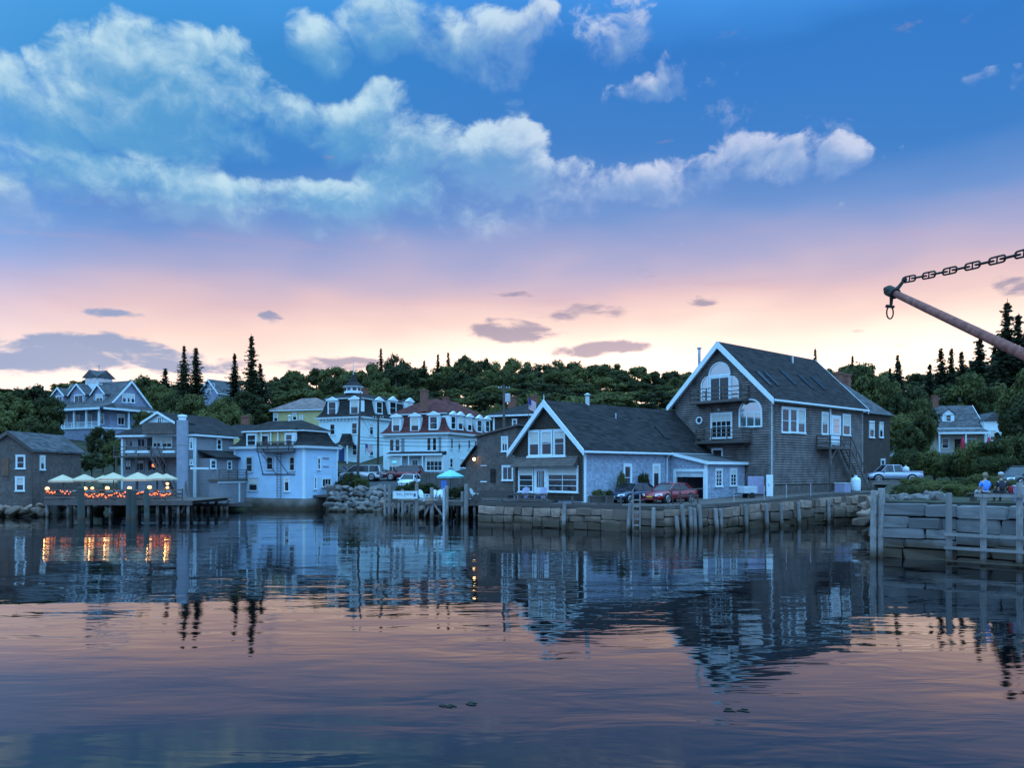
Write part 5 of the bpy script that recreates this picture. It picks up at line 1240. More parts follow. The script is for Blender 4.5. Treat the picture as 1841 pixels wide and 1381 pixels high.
boulders(40, rcv, 'rubble boulder on the sloping side of the nearer wharf', 'rubble along the cove', (.7,1.5), 12, 'stone')

# ------------------------------------------------------------------ terrace of the restaurant
M['lampglow'] = mat('lantern glow', (1,.7,.3), .5, 0, emit=(1.0,.42,.10), estr=4.2)
M['orangeglow'] = mat('orange flower and lantern glow', (1,.3,.1), .5, 0, emit=(1.0,.16,.035), estr=1.9)  # also makes the rail flowers glow, though they are no lamps
def terrace():
    D0, D1, z = 69.6, 79.5, 1.5; X0, X1 = XatD(79,D0), XatD(346,D0)
    t = thing('terrace', 'timber restaurant terrace on piles with cream umbrellas and orange lights', 'terrace', (0,0,0))
    n = 34
    for k in range(n):
        y = D0+(D1-D0)*k/n; MB().box(X0,X1,y+.006,y+(D1-D0)/n-.006,z-.06,z).build('deck_board','wood',t)
    MB().box(X0,X1,D0-.05,D0+.02,z-.42,z-.07).build('rim_joist','wood',t)
    for k in range(8): x = X0+.5+(X1-X0-1)*k/7; MB().box(x-.06,x+.06,D0+.1,D1,z-.34,z-.07).build('joist','wood',t)
    for zz, hh in ((.28,.22),(.58,.2),(.95,.1)): MB().box(X0,X1-.9,D0+.02,D0+.07,z+zz-hh/2,z+zz+hh/2).build('rail_board','wood',t)
    for zz in (.4,.9): MB().box(X0,X0+.06,D0+.1,D1,z+zz-.08,z+zz+.08).build('rail_board','wood',t)
    for k in range(9): x = X0+.05+(X1-X0-1.0)*k/8; MB().box(x-.05,x+.05,D0+.08,D0+.18,z,z+1.05).build('rail_post','wood',t)
    for px, pr in ((85,.13),(123,.15),(159,.13),(198,.12),(245,.13),(283,.14),(300,.12),(320,.13),(338,.13)):
        pile(px,930,px,900,D0+.5,pr,'pile',m='pile',parent=t)
        pile(px+6,930,px+6,901,D0+5,pr,'pile',m='darkpile',parent=t)
    for a, b in ((303,316),(322,312),(336,326)): MB().beam(at(a,902,D0+.4),at(b,922,D0+.4),.1,.14).build('brace','wood',t)
    return z
TZ = terrace()
lbl = {146:'dark green mooring pile standing in front of the terrace railing',235:'thick double mooring pile standing before the terrace lanterns',263:'dark mooring pile near the right end of the terrace'}
for px, top, r in ((146,876,.30),(232,879,.26),(240,881,.26),(263,879,.22)):
    pile(px,935,px+random.uniform(-1,1),top,67.5,r,'mooring_pile','tall dark green mooring pile standing in the water before the terrace rail','mooring piles before the terrace','darkpile')
def umbrella(px, top, D, wpx, m, label, group=None, sides=8, gz=None, ztop=None):
    x = XatD(px,D); z = ztop if ztop is not None else Zat(top,D); r = wpx/2/FPX*D; g = gz if gz is not None else TZ
    u = thing('patio_umbrella', label, 'umbrella', (x,D,g), random.uniform(0,.6), group); zz = z-g
    hh = r*.46
    MB().lathe([(.06,zz),(r*.5,zz-hh*.46),(r,zz-hh)],sides).lathe([(r,zz-hh-.001),(r*.985,zz-hh-.16)],sides).build('canopy',m,u)
    MB().tube([(0,0,0),(0,0,zz+.12)],.035,8).build('pole','wood',u); MB().lathe([(.3,0),(.3,.08),(.06,.12)],12).build('base','black',u)
    rb = MB()
    for k in range(sides): a = 2*pi*k/sides; rb.tube([(0,0,zz-.1),(r*.95*cos(a),r*.95*sin(a),zz-hh-.03)],.014,4)
    rb.build('ribs','wood',u); return u
for i, (px, top, D, w) in enumerate(((113,854,71.6,46),(152,853,72.4,44),(186,855,74.5,46),(204,850,72.0,48),(248,849.5,71.4,54),(282,850,72.6,46),(299,852,75.0,40))):
    umbrella(px, top, D, w, 'cream', 'open cream patio umbrella over the tables on the lantern lit terrace', 'cream umbrellas on the terrace')
def lantern(px, py, D, e=22, r=.15):
    p = at(px,py,D); l = thing('lantern','glowing round lantern on the terrace railing','lantern',(p.x,p.y,TZ+.95),0,'lanterns along the terrace rail'); z = p.z-TZ-.95
    MB().lathe([(.07,0),(.07,.03),(.025,.06),(.025,max(.08,z-r))],8).build('stand','iron',l)
    MB().lathe([(r*.45,z-r*.9),(r*.95,z-r*.45),(r*1.1,z),(r*.95,z+r*.45),(r*.45,z+r*.9)],12).build('globe','lampglow',l,smooth=True)
    MB().lathe([(r*.6,z+r*.9),(.03,z+r*1.35)],8).build('cap','iron',l)
    d = bpy.data.lights.new('lantern_light','POINT'); d.energy = e; d.color = (1,.42,.12); d.shadow_soft_size = .06
    o = bpy.data.objects.new('lantern_light', d); COL.objects.link(o); o.parent = l; o.location = (0,-.5,z+.1)
for px, py in ((85,879),(153,879),(166,878),(193,878),(233,878),(269,876.5),(301,870),(301,877)): lantern(px,py,69.75,9,.12 if px in (166,301) else .165)
def flower_glow(px0, px1, py0, py1, n, D, seed):  # orange basket flowers drawn as glowing bulbs on an added wire
    rnd = random.Random(seed); a, b = at(px0,py0,D), at(px1,py1,D)
    s = thing('flower_glow','orange basket flowers along the terrace railing, drawn as a sagging string of glowing bulbs','hanging flowers',a,0,'glowing orange flowers on the terrace rail')
    pts = [(b-a)*(k/12)+Vector((0,0,-.22*sin(pi*k/12))) for k in range(13)]; MB().tube(pts,.012,4).build('wire','black',s)
    for k in range(n):
        t = (k+.5)/n; p = (b-a)*t+Vector((rnd.uniform(-.05,.05),rnd.uniform(-.03,.03),-.22*sin(pi*t)-.04+rnd.uniform(-.2,.14))); r = rnd.uniform(.045,.085)
        MB().lathe([(r*.5,-r*.8),(r,0),(r*.5,r*.8)],6,p).build('bulb','orangeglow',s)
for i, (a, b, c, d, n) in enumerate(((82,100,882,882,9),(108,128,882,881,8),(150,166,885,889,9),(164,186,887,887,9),(182,206,889,886,9),(208,234,887,882,11),(238,262,882,883,9),(266,284,882,884,9),(282,306,884,884,10))): flower_glow(a,b,c,d,n,69.55,i)
x = at(277,837,81.2); lamp = thing('porch_lantern','red glowing lantern hanging under the middle balcony of the restaurant','lantern',x)
MB().lathe([(.08,-.2),(.2,-.1),(.22,.05),(.08,.2)],10).build('globe','orangeglow',lamp,smooth=True); MB().tube([(0,0,.2),(0,0,.9)],.012,4).build('cord','black',lamp)
# tables and chairs on the terrace
def cafe_chair():
    c = thing('cafe_chair','slatted chair at a table on the restaurant terrace','chair',(0,0,0),0,'chairs on the terrace')
    MB().box(-.21,.21,-.21,.21,.42,.46).build('seat','wood',c)
    b = MB(); [b.box(-.21,.21,.19,.22,zz,zz+.09) for zz in (.55,.68,.81)]; b.build('backrest','wood',c)
    for sx in (-1,1):
        for sy, h in ((-1,.42),(1,.92)): MB().box(sx*.19-.02,sx*.19+.02,sy*.19-.02,sy*.19+.02,0,h).build('leg','wood',c)
    return c
def cafe_table(loc):
    t = thing('cafe_table','small square table set under the terrace umbrellas','table',loc,random.uniform(-.2,.2),'tables on the terrace')
    MB().box(-.45,.45,-.45,.45,.71,.75).build('table_top','white',t); MB().lathe([(.04,.04),(.04,.71)],8).build('leg','iron',t); MB().lathe([(.28,0),(.26,.04)],12).build('base','iron',t)
_ch = cafe_chair(); first = True
for px, D in ((108,72.6),(150,73.4),(190,73.2),(222,72.8),(252,73),(284,73.4),(130,75.4),(235,75.8)):
    X = XatD(px,D)+.7; cafe_table((X,D,TZ))
    for dx, a in ((-.75,-pi/2),(.75,pi/2)):
        c = _ch if first else copy_tree(_ch); first = False; c.location = (X+dx,D,TZ); c.rotation_euler = (0,0,-a)
# timber underframe of the restaurant
un = thing('timber_underframe','timber piles and diagonal braces carrying the restaurant over the water','underframe')
for px, D in ((350,80),(362,80),(374,79.5),(388,79.5),(398,80.5),(408,81),(352,83),(376,83),(400,84),(330,80.5),(312,81),(290,82),(262,82),(236,83)): pile(px,925,px,896,D,.14,'pile',parent=un,m='pile')
for a, b in ((356,372),(392,384),(412,402)): MB().beam(at(a,900,79.3),at(b,918,79.3),.14,.18).build('brace','pile',un)
MB().box(-43.5,-26.5,79.2,79.5,.55,.85).build('cross_beam','wood',un)

# ------------------------------------------------------------------ timber dock with the inn's sign
def dock():
    z, D0, D1 = 1.5, 67.2, 74.5; X0, X1 = XatD(752,D0), XatD(862,D0)
    t = thing('dock','grey timber dock on tall piles in front of the inn','dock')
    n = 26
    for k in range(n): x = X0+(X1-X0)*k/n; MB().box(x+.006,x+(X1-X0)/n-.006,D0,D1,z-.07,z).build('deck_board','wood',t)
    MB().box(X0,X1,D0-.08,D0-.004,z-.36,z-.01).build('rim_joist','wood',t)
    for px, top, r, D in ((749,870,.17,66.9),(776,877,.17,66.9),(803,874,.18,66.9),(838,871,.19,66.9),(831,884,.15,67.3),(745,893,.12,68.5),(790,890,.1,67.6),(823,902,.12,69),(853,903,.14,67.5),(765,903,.12,70),(812,903,.12,71)): pile(px,930,px+random.uniform(-.6,.6),top,D,r,'pile',parent=t)
    MB().tube([at(798,930,66.8)-Vector((0,0,1)),at(798,878,66.8)],.11,8).build('white_post','dirtywhite',t)
    for a, b in ((774,763),(778,796)): MB().beam(at(a,904,66.85),at(b,928,66.85),.13,.16).build('brace','pile',t)
    MB().lathe([(.34,-.3),(.36,.0),(.2,.25)],8,at(772,900,66.6)).build('fender','stone',t)
    # older row of piles to the left, with the sign board between two of them
    for px, top, r, D in ((692,872,.12,68),(700,872,.15,68),(724,880,.13,68),(706,905,.1,69),(716,905,.1,70),(736,903,.12,69.5),(729,906,.09,71)): pile(px,931,px+random.uniform(-.8,.8),top,D,r,'pile',parent=t)
    MB().beam(at(690,902,68.2),at(752,902,68.2),.15,.22).build('cross_beam','wood',t)
dock()
sg = at(728.5,890,66.55); W, H = 43/FPX*66.55, 12.5/FPX*66.55
sign = thing('inn_sign','long white painted sign board lettered for the inn between dock piles','sign',sg)
MB().box(-W/2,W/2,-.03,.03,-H/2,H/2).build('board','white',sign)
MB().box(-W/2-.04,W/2+.04,-.045,.02,H/2,H/2+.04).box(-W/2-.04,W/2+.04,-.045,.02,-H/2-.04,-H/2).box(-W/2-.04,-W/2,-.045,.02,-H/2,H/2).box(W/2,W/2+.04,-.045,.02,-H/2,H/2).build('frame','dirtywhite',sign)
M['signblue'] = mat('sign lettering blue', (.03,.07,.12), .6, 0)
text_mesh('Inn',.36,'signblue',sign,(-.52,-.034,.06),(pi/2,0,0)); text_mesh('on the',.15,'signblue',sign,(-.13,-.034,-.1),(pi/2,0,0)); text_mesh('Harbor',.32,'signblue',sign,(.38,-.034,.07),(pi/2,0,0))
MB().prism([(.72,-.034,-.16),(.88,-.034,-.17),(.92,-.034,.02),(.84,-.034,.16),(.76,-.034,.02)],(0,-.006,0)).build('emblem','signblue',sign)
def adirondack(label, group, m, loc, rz):
    c = thing('adirondack_chair',label,'chair',loc,rz,group)          # faces local -y
    for k in range(5):
        x = -.24+k*.12; MB().hexa([(x-.05,.18,.3),(x+.05,.18,.3),(x+.05,.21,.3),(x-.05,.21,.3)],[(x-.06,.5,1.02-abs(k-2)*.05),(x+.06,.5,1.02-abs(k-2)*.05),(x+.06,.53,1.02-abs(k-2)*.05),(x-.06,.53,1.02-abs(k-2)*.05)]).build('back_slat',m,c)
    for k in range(4): y = -.32+k*.13; MB().box(-.27,.27,y,y+.11,.37-k*.03,.4-k*.03).build('seat_slat',m,c)
    for s in (-1,1):
        MB().box(s*.36-.07,s*.36+.07,-.42,.4,.56,.59).build('arm',m,c); MB().box(s*.32-.02,s*.32+.02,-.36,-.27,0,.56).build('leg',m,c); MB().hexa([(s*.28-.02,.55,0),(s*.28+.02,.55,0),(s*.28+.02,.62,.06),(s*.28-.02,.62,.06)],[(s*.28-.02,-.34,.28),(s*.28+.02,-.34,.28),(s*.28+.02,-.34,.4),(s*.28-.02,-.34,.4)]).build('leg',m,c)
    return c
M['lilacpaint'] = mat('lilac grey paint',(.30,.29,.42),.6,.08,3)
for px, D, rz in ((762,68.2,.9),(774,67.8,-.7),(788,68.4,-.35)): adirondack('white adirondack chair on the timber dock below the inn','white chairs on the dock','white',(XatD(px,D),D,1.5),rz)
umbrella(810,845,73.5,50,'aqua','open aqua patio umbrella on the dock in front of the inn',gz=1.5)
fu = thing('folded_umbrella','folded dark blue umbrella by the shingled shed','umbrella',(XatD(847,71),71,1.6)); MB().tube([(0,0,0),(0,0,2.6)],.03,6).build('pole','wood',fu); MB().lathe([(.1,.9),(.2,1.2),(.14,2.0),(.04,2.6)],8).build('canopy','blueblack',fu)
bt = thing('towel','blue towel hanging from the post under the aqua umbrella','towel',(XatD(798,72.5),72.5,1.9)); MB().box(-.25,.25,-.02,.02,0,1.3).box(-.27,.27,-.03,.03,1.3,1.36).build('cloth',mat('blue cloth',(.08,.2,.6),.9,.1,3),bt); MB().tube([(0,0,-.4),(0,0,1.4)],.03,6).build('rail_post','wood',bt)
# white scooter-like stack of garden furniture beside the shed
gf = adirondack('white adirondack chair tipped beside the shingled shed steps',None,'white',(XatD(856,68.5),68.5,1.6),1.2)
# fence behind the dock
fn = thing('board_fence','grey board fence between the dock garden and the inn','fence',(0,0,0))
for k in range(26): px = 757+k*3.1; p = at(px,866,86); MB().box(p.x-.08,p.x+.08,p.y-.015,p.y+.015,2.2,4.0+.05*sin(k*2.1)).build('board','wood',fn)
MB().box(XatD(756,86.1),XatD(836,86.1),86.03,86.1,3.5,3.62).build('rail','wood',fn)

# ------------------------------------------------------------------ wharf clutter
cap = [o for o in COL.objects if o.name.startswith('seawall')][0]
for (x0,y0),(x1,y1) in zip(FRONT[:4],FRONT[1:5]):
    MB().beam((x0,y0+.32,zw(x0)-.1),(x1,y1+.32,zw(x1)-.1),.28,.26).build('cap_beam','wood',cap)
pl = 'leaning grey timber pile set against the face of the brown sea wall'
for b, yb, t, yt in ((1012,950,1015,903),(1127,960,1133,905),(1173,957,1175,913),(1222,955,1216,928),(1233,953,1226,908),(1243,953,1241,912),(1251,952,1248,914),(1263,951,1257,908),(1293,950,1286,914),(1299,950,1295,914),(1344,946,1340,907),(1380,943,1377,905),(1407,941,1403,905),(1438,939,1435,903),(1491,932,1489,898)):
    k = (b-CX)/FPX
    for (x0,y0),(x1,y1) in zip(FRONT,FRONT[1:]):
        den = (x1-x0)-k*(y1-y0); s = (k*y0-x0)/den
        if 0 <= s <= 1: D = y0+(y1-y0)*s-.35; break
    pile(b,yb,t,yt,D,random.uniform(.13,.17),'wharf_pile',pl,'piles against the brown sea wall')
def ladder():
    D = 52.05; t = thing('wharf_ladder','white timber ladder fixed to the sea wall below the maroon car','ladder',at(1144,960,D))
    o = t.location
    for px in (1138,1150.5):
        p = at(px,880,D)-o; MB().box(p.x-.05,p.x+.05,-.05,.05,-1.2,p.z if px<1145 else p.z-.3).build('stile','pile',t)
    z = .1
    x0, x1 = at(1138,900,D).x-o.x, at(1150.5,900,D).x-o.x
    while z < 2.5: MB().box(x0+.05,x1-.05,-.035,.035,z,z+.1).build('rung','pile',t); z += .42
ladder()
def fence_line(label, pts, top, rails, name='wharf_fence', m='wood', post=.13):
    f = thing(name,label,'fence')
    for p in pts: MB().box(p.x-post/2,p.x+post/2,p.y-post/2,p.y+post/2,p.z-.5,p.z+top).build('post',m,f)
    for a, b in zip(pts,pts[1:]):
        for r in rails: MB().beam(a+Vector((0,-.08,r)),b+Vector((0,-.08,r)),.05,.15).build('rail',m,f)
    return f
def F(px, back=.45):
    k = (px-CX)/FPX
    for (x0,y0),(x1,y1) in zip(FRONT,FRONT[1:]):
        s = (k*y0-x0)/((x1-x0)-k*(y1-y0))
        if 0 <= s <= 1: x, y = x0+(x1-x0)*s, y0+(y1-y0)*s+back; return Vector((x*1.0,y,zw(x)))
    return Vector((XatD(px,59.3),59.3,zw(-2)))
fence_line('low timber railing along the shop deck with three rails', [F(p) for p in (866,902,935,982)], .72, (.66,.3,.02))
fence_line('short posts with a low kerb rail before the planter', [F(p) for p in (1030,1060,1092,1118)], .6, (.1,))
dkk = thing('shop_deck','low timber deck before the paned shop front','deck')
a0, a1 = F(868,.6), F(984,.6)
n = 12
for k in range(n):
    p, q = a0.lerp(a1,k/n), a0.lerp(a1,(k+.94)/n); d = Vector((.755,.656,0))*4.2; d2 = Vector((.32,.95,0))*4.0
    MB().hexa([p,q,q+d2,p+d2],[v+Vector((0,0,.16)) for v in (p,q,q+d2,p+d2)]).build('deck_board','wood',dkk)
for px, D, rz in ((941,59.0,-.5),(972,58.0,-.6)): adirondack('lilac grey adirondack chair on the shop deck facing the harbour','lilac chairs on the shop deck','lilacpaint',(XatD(px,D),D,1.9),rz)
def planter(px, D, w, label):
    p = at(px,893,D); t = thing('planter_box',label,'planter',(p.x,p.y,zw(p.x)),R(10)); MB().box(-w/2,w/2,-.3,.3,0,.62).build('box','wood',t); MB().box(-w/2-.04,w/2+.04,-.34,.34,.56,.66).build('rim','wood',t)
    pr = FINE[0]; c = link('plant',pr[1],t,(0,0,.45),0,(w/2/4.0,.09,.11)); return t
planter(1076,55.2,1.15,'timber planter box overflowing with greenery beside the navy car')
planter(1095,54.6,.5,'small timber planter at the bumper of the navy car')
sh = thing('sawhorse','timber sawhorse with a long pole laid across it beside the maroon car','sawhorse',(XatD(1215,54.6),54.6,zw(11.5)))
for dx in (-.3,.3): MB().beam((dx-.25,0,0),(dx,0,1.0),.06,.06).beam((dx+.2,.4,0),(dx,.05,1.0),.06,.06).build('leg','wood',sh)
MB().beam((-.5,0,1.0),(2.1,.7,1.1),.07,.08).build('pole','wood',sh)
for px, D, z0, w in ((1232,54.4,0,.9),(1249,55,0,.6)):
    tr_ = thing('dock_trestle','small timber trestle standing on the wharf edge above the piles','trestle',(XatD(px,D),D,zw(12)),.3,'trestles on the wharf edge')
    MB().box(-w/2,w/2,-.06,.06,.55,.65).build('top_beam','wood',tr_)
    for s in (-1,1): MB().beam((s*w*.45,0,-.1),(s*w*.35,0,.56),.07,.09).build('leg','wood',tr_)
def panel(px0,py0,px1,py1,D,label,name,m='dirtywhite',depth=.1,cat='panel'):
    p = at((px0+px1)/2,py1,D); w = (px1-px0)/FPX*D; h = (py1-py0)/FPX*D; t = thing(name,label,cat,p,R(18)); MB().box(-w/2,w/2,0,depth,0,h).build('board',m,t,bevel=.01); MB().box(-w/2+.06,w/2-.06,-.012,-.001,.06,h-.06).build('face',m,t); MB().box(-w*.3,-w*.3+.08,-.03,-.012,h*.45,h*.6).build('handle','metal',t); return t
panel(1343,857,1376,889,61.2,'large pale grey sheet door leaning at the corner of the tall house','leaning_panel','lilacpaint')
panel(1378,854,1391,893,60.6,'narrow white door leaning on the corner board of the tall house','leaning_door','white')
tr_ = thing('utility_trailer','grey box trailer parked beside the garage windows','trailer',(XatD(1344,60.2),60.2,zw(18)),R(20))
MB().box(-.62,.62,-.4,.4,.42,.95).build('box','dirtywhite',tr_,bevel=.02); MB().beam((-.6,0,.4),(-1.3,0,.38),.08,.08).build('drawbar','iron',tr_)
for s in (-1,1): MB().tube([(.1,s*.42-.06,.24),(.1,s*.42+.06,.24)],.24,12).build('wheel','black',tr_)
pt = thing('gas_cylinder','white upright propane cylinder under the outside stair','gas tank',(XatD(1538.5,66.8),66.8,zw(29)+.02))
MB().lathe([(.28,0),(.38,.06),(.4,.2),(.4,1.0),(.33,1.16),(.16,1.25)],18).build('tank','white',pt,smooth=True); MB().lathe([(.13,1.22),(.13,1.42),(.1,1.42)],12).build('collar','white',pt)
gb = thing('storage_bin','square grey storage bin beside the propane cylinder','bin',(XatD(1515,66),66,zw(28)),R(41)); MB().box(-.55,.55,-.45,.45,0,.72).build('bin','lilacpaint',gb,bevel=.02); MB().box(-.58,.58,-.48,.48,.722,.8).build('lid','dirtywhite',gb,bevel=.01)
fence_line('thin metal stakes with no rails along the wharf before the tall house', [F(p,.5) for p in (1323,1378,1418,1462)], 1.0, (), 'stake_row', 'metal', .05)

# ------------------------------------------------------------------ vehicles
M['carglass'] = M['glass']; M['tyre'] = M['black']; M['rim'] = mat('alloy rim',(.5,.5,.52),.3,.05,5,metal=.8)
M['headlight'] = mat('headlight lens',(.8,.85,.9),.1,0,spec=.8); M['taillight'] = mat('tail light lens',(.4,.02,.02),.2,0); M['plate'] = mat('orange number plate',(.8,.35,.05),.5,0); M['whiteplate'] = mat('white number plate',(.7,.7,.7),.5,0)
def vehicle(name, label, cat, loc, heading, paint, kind='sedan', group=None, plate='whiteplate'):
    c = thing(name,label,cat,loc,heading,group)                       # local +x is forward
    L, W, hood, roof, belt, cab = {'sedan': (4.6,.92,.92,1.46,.94,(-1.75,-1.0,.25,1.05)), 'van': (5.0,.98,1.05,1.76,1.02,(-2.42,-2.2,.75,1.75)), 'suv': (4.6,.94,1.05,1.72,1.05,(-2.2,-1.9,.35,1.05)), 'pickup': (5.2,.95,1.08,1.78,1.12,(-.75,-.55,.7,1.3)), 'hatch': (4.1,.88,.95,1.48,.93,(-2.0,-1.5,.3,1.1))}[kind]
    xb, xf = -L/2, L/2; wb = L*.3; lift = .16 if kind == 'pickup' else .08 if kind == 'suv' else 0.0
    def sec(x, zt, w, zb):                                            # half-section mirrored into a ring
        zb += lift
        h = [(.0,zb),(w*.8,zb),(w*.97,zb+.12),(w,zb+(zt-zb)*.5),(w*.96,zt-.1),(w*.84,zt-.015),(0,zt)]
        return [(x,y,z) for y,z in h]+[(x,-y,z) for y,z in h[-2:0:-1]]
    rear = belt+.06 if kind != 'pickup' else belt
    st = [(xb,rear-.32,W*.86,.42),(xb+.06,rear-.06,W*.95,.3),(xb+.45,rear,W,.24),(cab[0],rear,W,.22),(0,belt,W,.22),(cab[3],belt-.01,W,.22),(xf-.75,hood-.08,W*.99,.22),(xf-.22,hood-.2,W*.93,.24),(xf-.04,hood-.34,W*.84,.28),(xf,hood-.46,W*.72,.36)]
    body = MB().rings([sec(*s) for s in st]).build('body',paint,c,smooth=True)
    x0,x1,x2,x3 = cab; b0, r0 = belt-.02, roof
    ww, wr = W*.9, W*.70
    gl = MB().rings([[(x0,-ww,b0),(x3,-ww,b0),(x3,ww,b0),(x0,ww,b0)],[(x1,-wr,r0-.05),(x2,-wr,r0-.05),(x2,wr,r0-.05),(x1,wr,r0-.05)]]).build('windows','carglass',c)
    MB().rings([[(x1-.06,-wr-.02,r0-.06),(x2+.06,-wr-.02,r0-.06),(x2+.06,wr+.02,r0-.06),(x1-.06,wr+.02,r0-.06)],[(x1+.05,-wr+.1,r0),(x2-.08,-wr+.1,r0),(x2-.08,wr-.1,r0),(x1+.05,wr-.1,r0)]]).build('roof',paint,c,smooth=True)
    pm = MB()
    for s in (-1,1):
        pm.beam((x3,s*ww,b0),(x2,s*wr,r0-.05),.07,.06).beam((x0,s*ww,b0),(x1,s*wr,r0-.05),.14,.12)
        mids = {'van': (-1.1,.2),'suv': (-1.1,-.2),'sedan': (-.35,),'pickup': (.1,),'hatch': (-.5,)}[kind]
        for xm in mids: pm.beam((xm,s*(ww+.005),b0),(xm+.02,s*(wr+.012),r0-.05),.07,.03)
    pm.build('pillars',paint,c)
    if kind == 'pickup':
        MB().box(xb+.12,cab[0]-.06,-W*.84,W*.84,belt-.003,belt+.004).build('bed_floor','black',c); 
        for s in (-1,1): MB().box(xb+.08,cab[0]-.02,s*W*.9-.06,s*W*.9+.06,belt-.05,belt+.06).build('bed_side',paint,c)
    rw = .33 if kind in ('sedan','hatch') else .42 if kind == 'pickup' else .38
    for sx in (-1,1):
        for sy in (-1,1):
            cx, y = sx*wb+(.02 if sx>0 else .05), sy*(W-.1)
            ar = MB().tube([(cx,sy*(W-.3),rw),(cx,sy*(W+.006),rw)],rw+.075,18).build('wheel_arch','black',c)
            w = MB().tube([(cx,y-.1,rw),(cx,y+.1+.03,rw)] if sy>0 else [(cx,y+.1,rw),(cx,y-.13,rw)],rw,20).build('wheel','tyre',c,smooth=False)
            rm = MB(); yo = y+sy*.135; rm.tube([(cx,yo-sy*.02,rw),(cx,yo,rw)],rw*.24,10)
            for k in range(7): a = 2*pi*k/7; rm.beam((cx,yo,rw),(cx+cos(a)*rw*.66,yo,rw+sin(a)*rw*.66),.05,.05)
            rm.tube([(cx+cos(t)*rw*.68,yo,rw+sin(t)*rw*.68) for t in [2*pi*k/18 for k in range(19)]],.028,5,False); rm.build('rim','rim',w)
    for s in (-1,1):
        MB().hexa([(xf-.35,s*W*.9,hood-.38),(xf-.02,s*W*.52,hood-.40),(xf-.02,s*W*.52,hood-.25),(xf-.35,s*W*.93,hood-.22)],[(xf-.28,s*W*.99,hood-.36),(xf+.035,s*W*.56,hood-.40),(xf+.01,s*W*.56,hood-.26),(xf-.3,s*W*.985,hood-.24)]).build('headlight','headlight',c)
        MB().box(xb-.015,xb+.12,s*W*.78-.12,s*W*.78+.12,rear-.38,rear-.14).build('tail_light','taillight',c)
        MB().hexa([(x3-.35,s*ww,b0),(x3-.2,s*ww,b0),(x3-.2,s*(ww+.2),b0+.03),(x3-.35,s*(ww+.2),b0+.03)],[(x3-.35,s*ww,b0+.12),(x3-.22,s*ww,b0+.12),(x3-.22,s*(ww+.2),b0+.17),(x3-.35,s*(ww+.2),b0+.17)]).build('mirror',paint,c)
    MB().hexa([(xf-.1,-W*.42,.36),(xf+.02,-W*.42,.36),(xf+.02,W*.42,.36),(xf-.1,W*.42,.36)],[(xf-.1,-W*.46,hood-.4),(xf+.012,-W*.46,hood-.4),(xf+.012,W*.46,hood-.4),(xf-.1,W*.46,hood-.4)]).build('grille','black',c)
    MB().box(xf+.021,xf+.035,-.26,.26,.42,.54).build('number_plate',plate,c)
    MB().box(xf-.12,xf+.05,-W*.8,W*.8,.26,.355).box(xb-.05,xb+.1,-W*.85,W*.85,.3,.42).build('bumper',paint,c)
    return c
def paint(n, c, metal=.25): M[n] = mat(n, c, .3, .03, 3, metal=metal, spec=.5, coat=.6, bump=0); return M[n]
paint('navy paint',(.012,.02,.055)); paint('maroon paint',(.27,.012,.02)); paint('silver paint',(.36,.36,.38),.5); paint('red paint',(.16,.015,.02)); paint('pale car paint',(.6,.66,.72),.1); paint('pale blue truck paint',(.42,.45,.58),.3); paint('black paint',(.01,.011,.014))
hs = SHOP
def loc_on_shop(lx, ly):
    c, s = cos(hs.th), sin(hs.th); x = hs.o.x+lx*c-ly*s; y = hs.o.y+lx*s+ly*c; return (x,y,zw(x)+.02)
vehicle('parked_car','maroon sedan with orange number plate parked in front of the garage','car',loc_on_shop(4.95,-3.95),R(41+180),'maroon paint',plate='plate')
vehicle('parked_car','navy blue sedan parked along the silvery blue shop wall','car',loc_on_shop(3.6,-1.6),R(41+180),'navy paint')
def gz(x, D): return land(x,D)+.1
x = XatD(651,91.3); vehicle('parked_van','silver minivan parked on the street above the boulders','van',(x,91.3,gz(x,91.3)),R(172),'silver paint','van')
x = XatD(726,91.5); vehicle('parked_car','dark red sport utility vehicle parked in front of the inn','car',(x,91.5,gz(x,91.5)),R(178),'red paint','suv')
x = XatD(736,87.2); vehicle('parked_car','small pale car parked nose to the dock garden','car',(x,87.2,2.35),R(262),'pale car paint','hatch')
x = XatD(607,94); vehicle('parked_car','dark car half hidden behind the pale blue house','car',(x,94,gz(x,94)),R(170),'black paint','sedan')
T = (XatD(1603,74.6),74.6,zn(40,74.6)+.05); vehicle('pickup_truck','pale blue crew cab pickup truck parked by the hedge','truck',T,R(176),'pale blue truck paint','pickup')
M['bluecooler'] = mat('white plastic',(.7,.72,.75),.5,.03)
cl = thing('truck_load','white sack riding in the bed of the pickup truck','sack',(T[0]+1.35,74.6,T[2]+1.1)); MB().lathe([(.3,0),(.34,.2),(.28,.42),(.1,.52)],10).build('sack','bluecooler',cl,smooth=True)
MB().lathe([(.1,.5),(.05,.56),(.11,.64)],8).build('tied_neck','bluecooler',cl)
x = XatD(1838,60); vehicle('parked_car','black car parked beyond the two seated people','car',(x,60,zn(x,60)),R(200),'black paint','suv')
# low retaining wall with a guard rail under the truck
rwll = thing('kerb_wall','low concrete kerb wall along the road beside the truck','wall',(XatD(1660,72),72,0)); MB().box(-6,4,0,.35,2.2,3.15).build('wall','concrete',rwll); MB().box(-6.05,4.05,-.05,.4,3.152,3.25).build('coping','concrete',rwll)

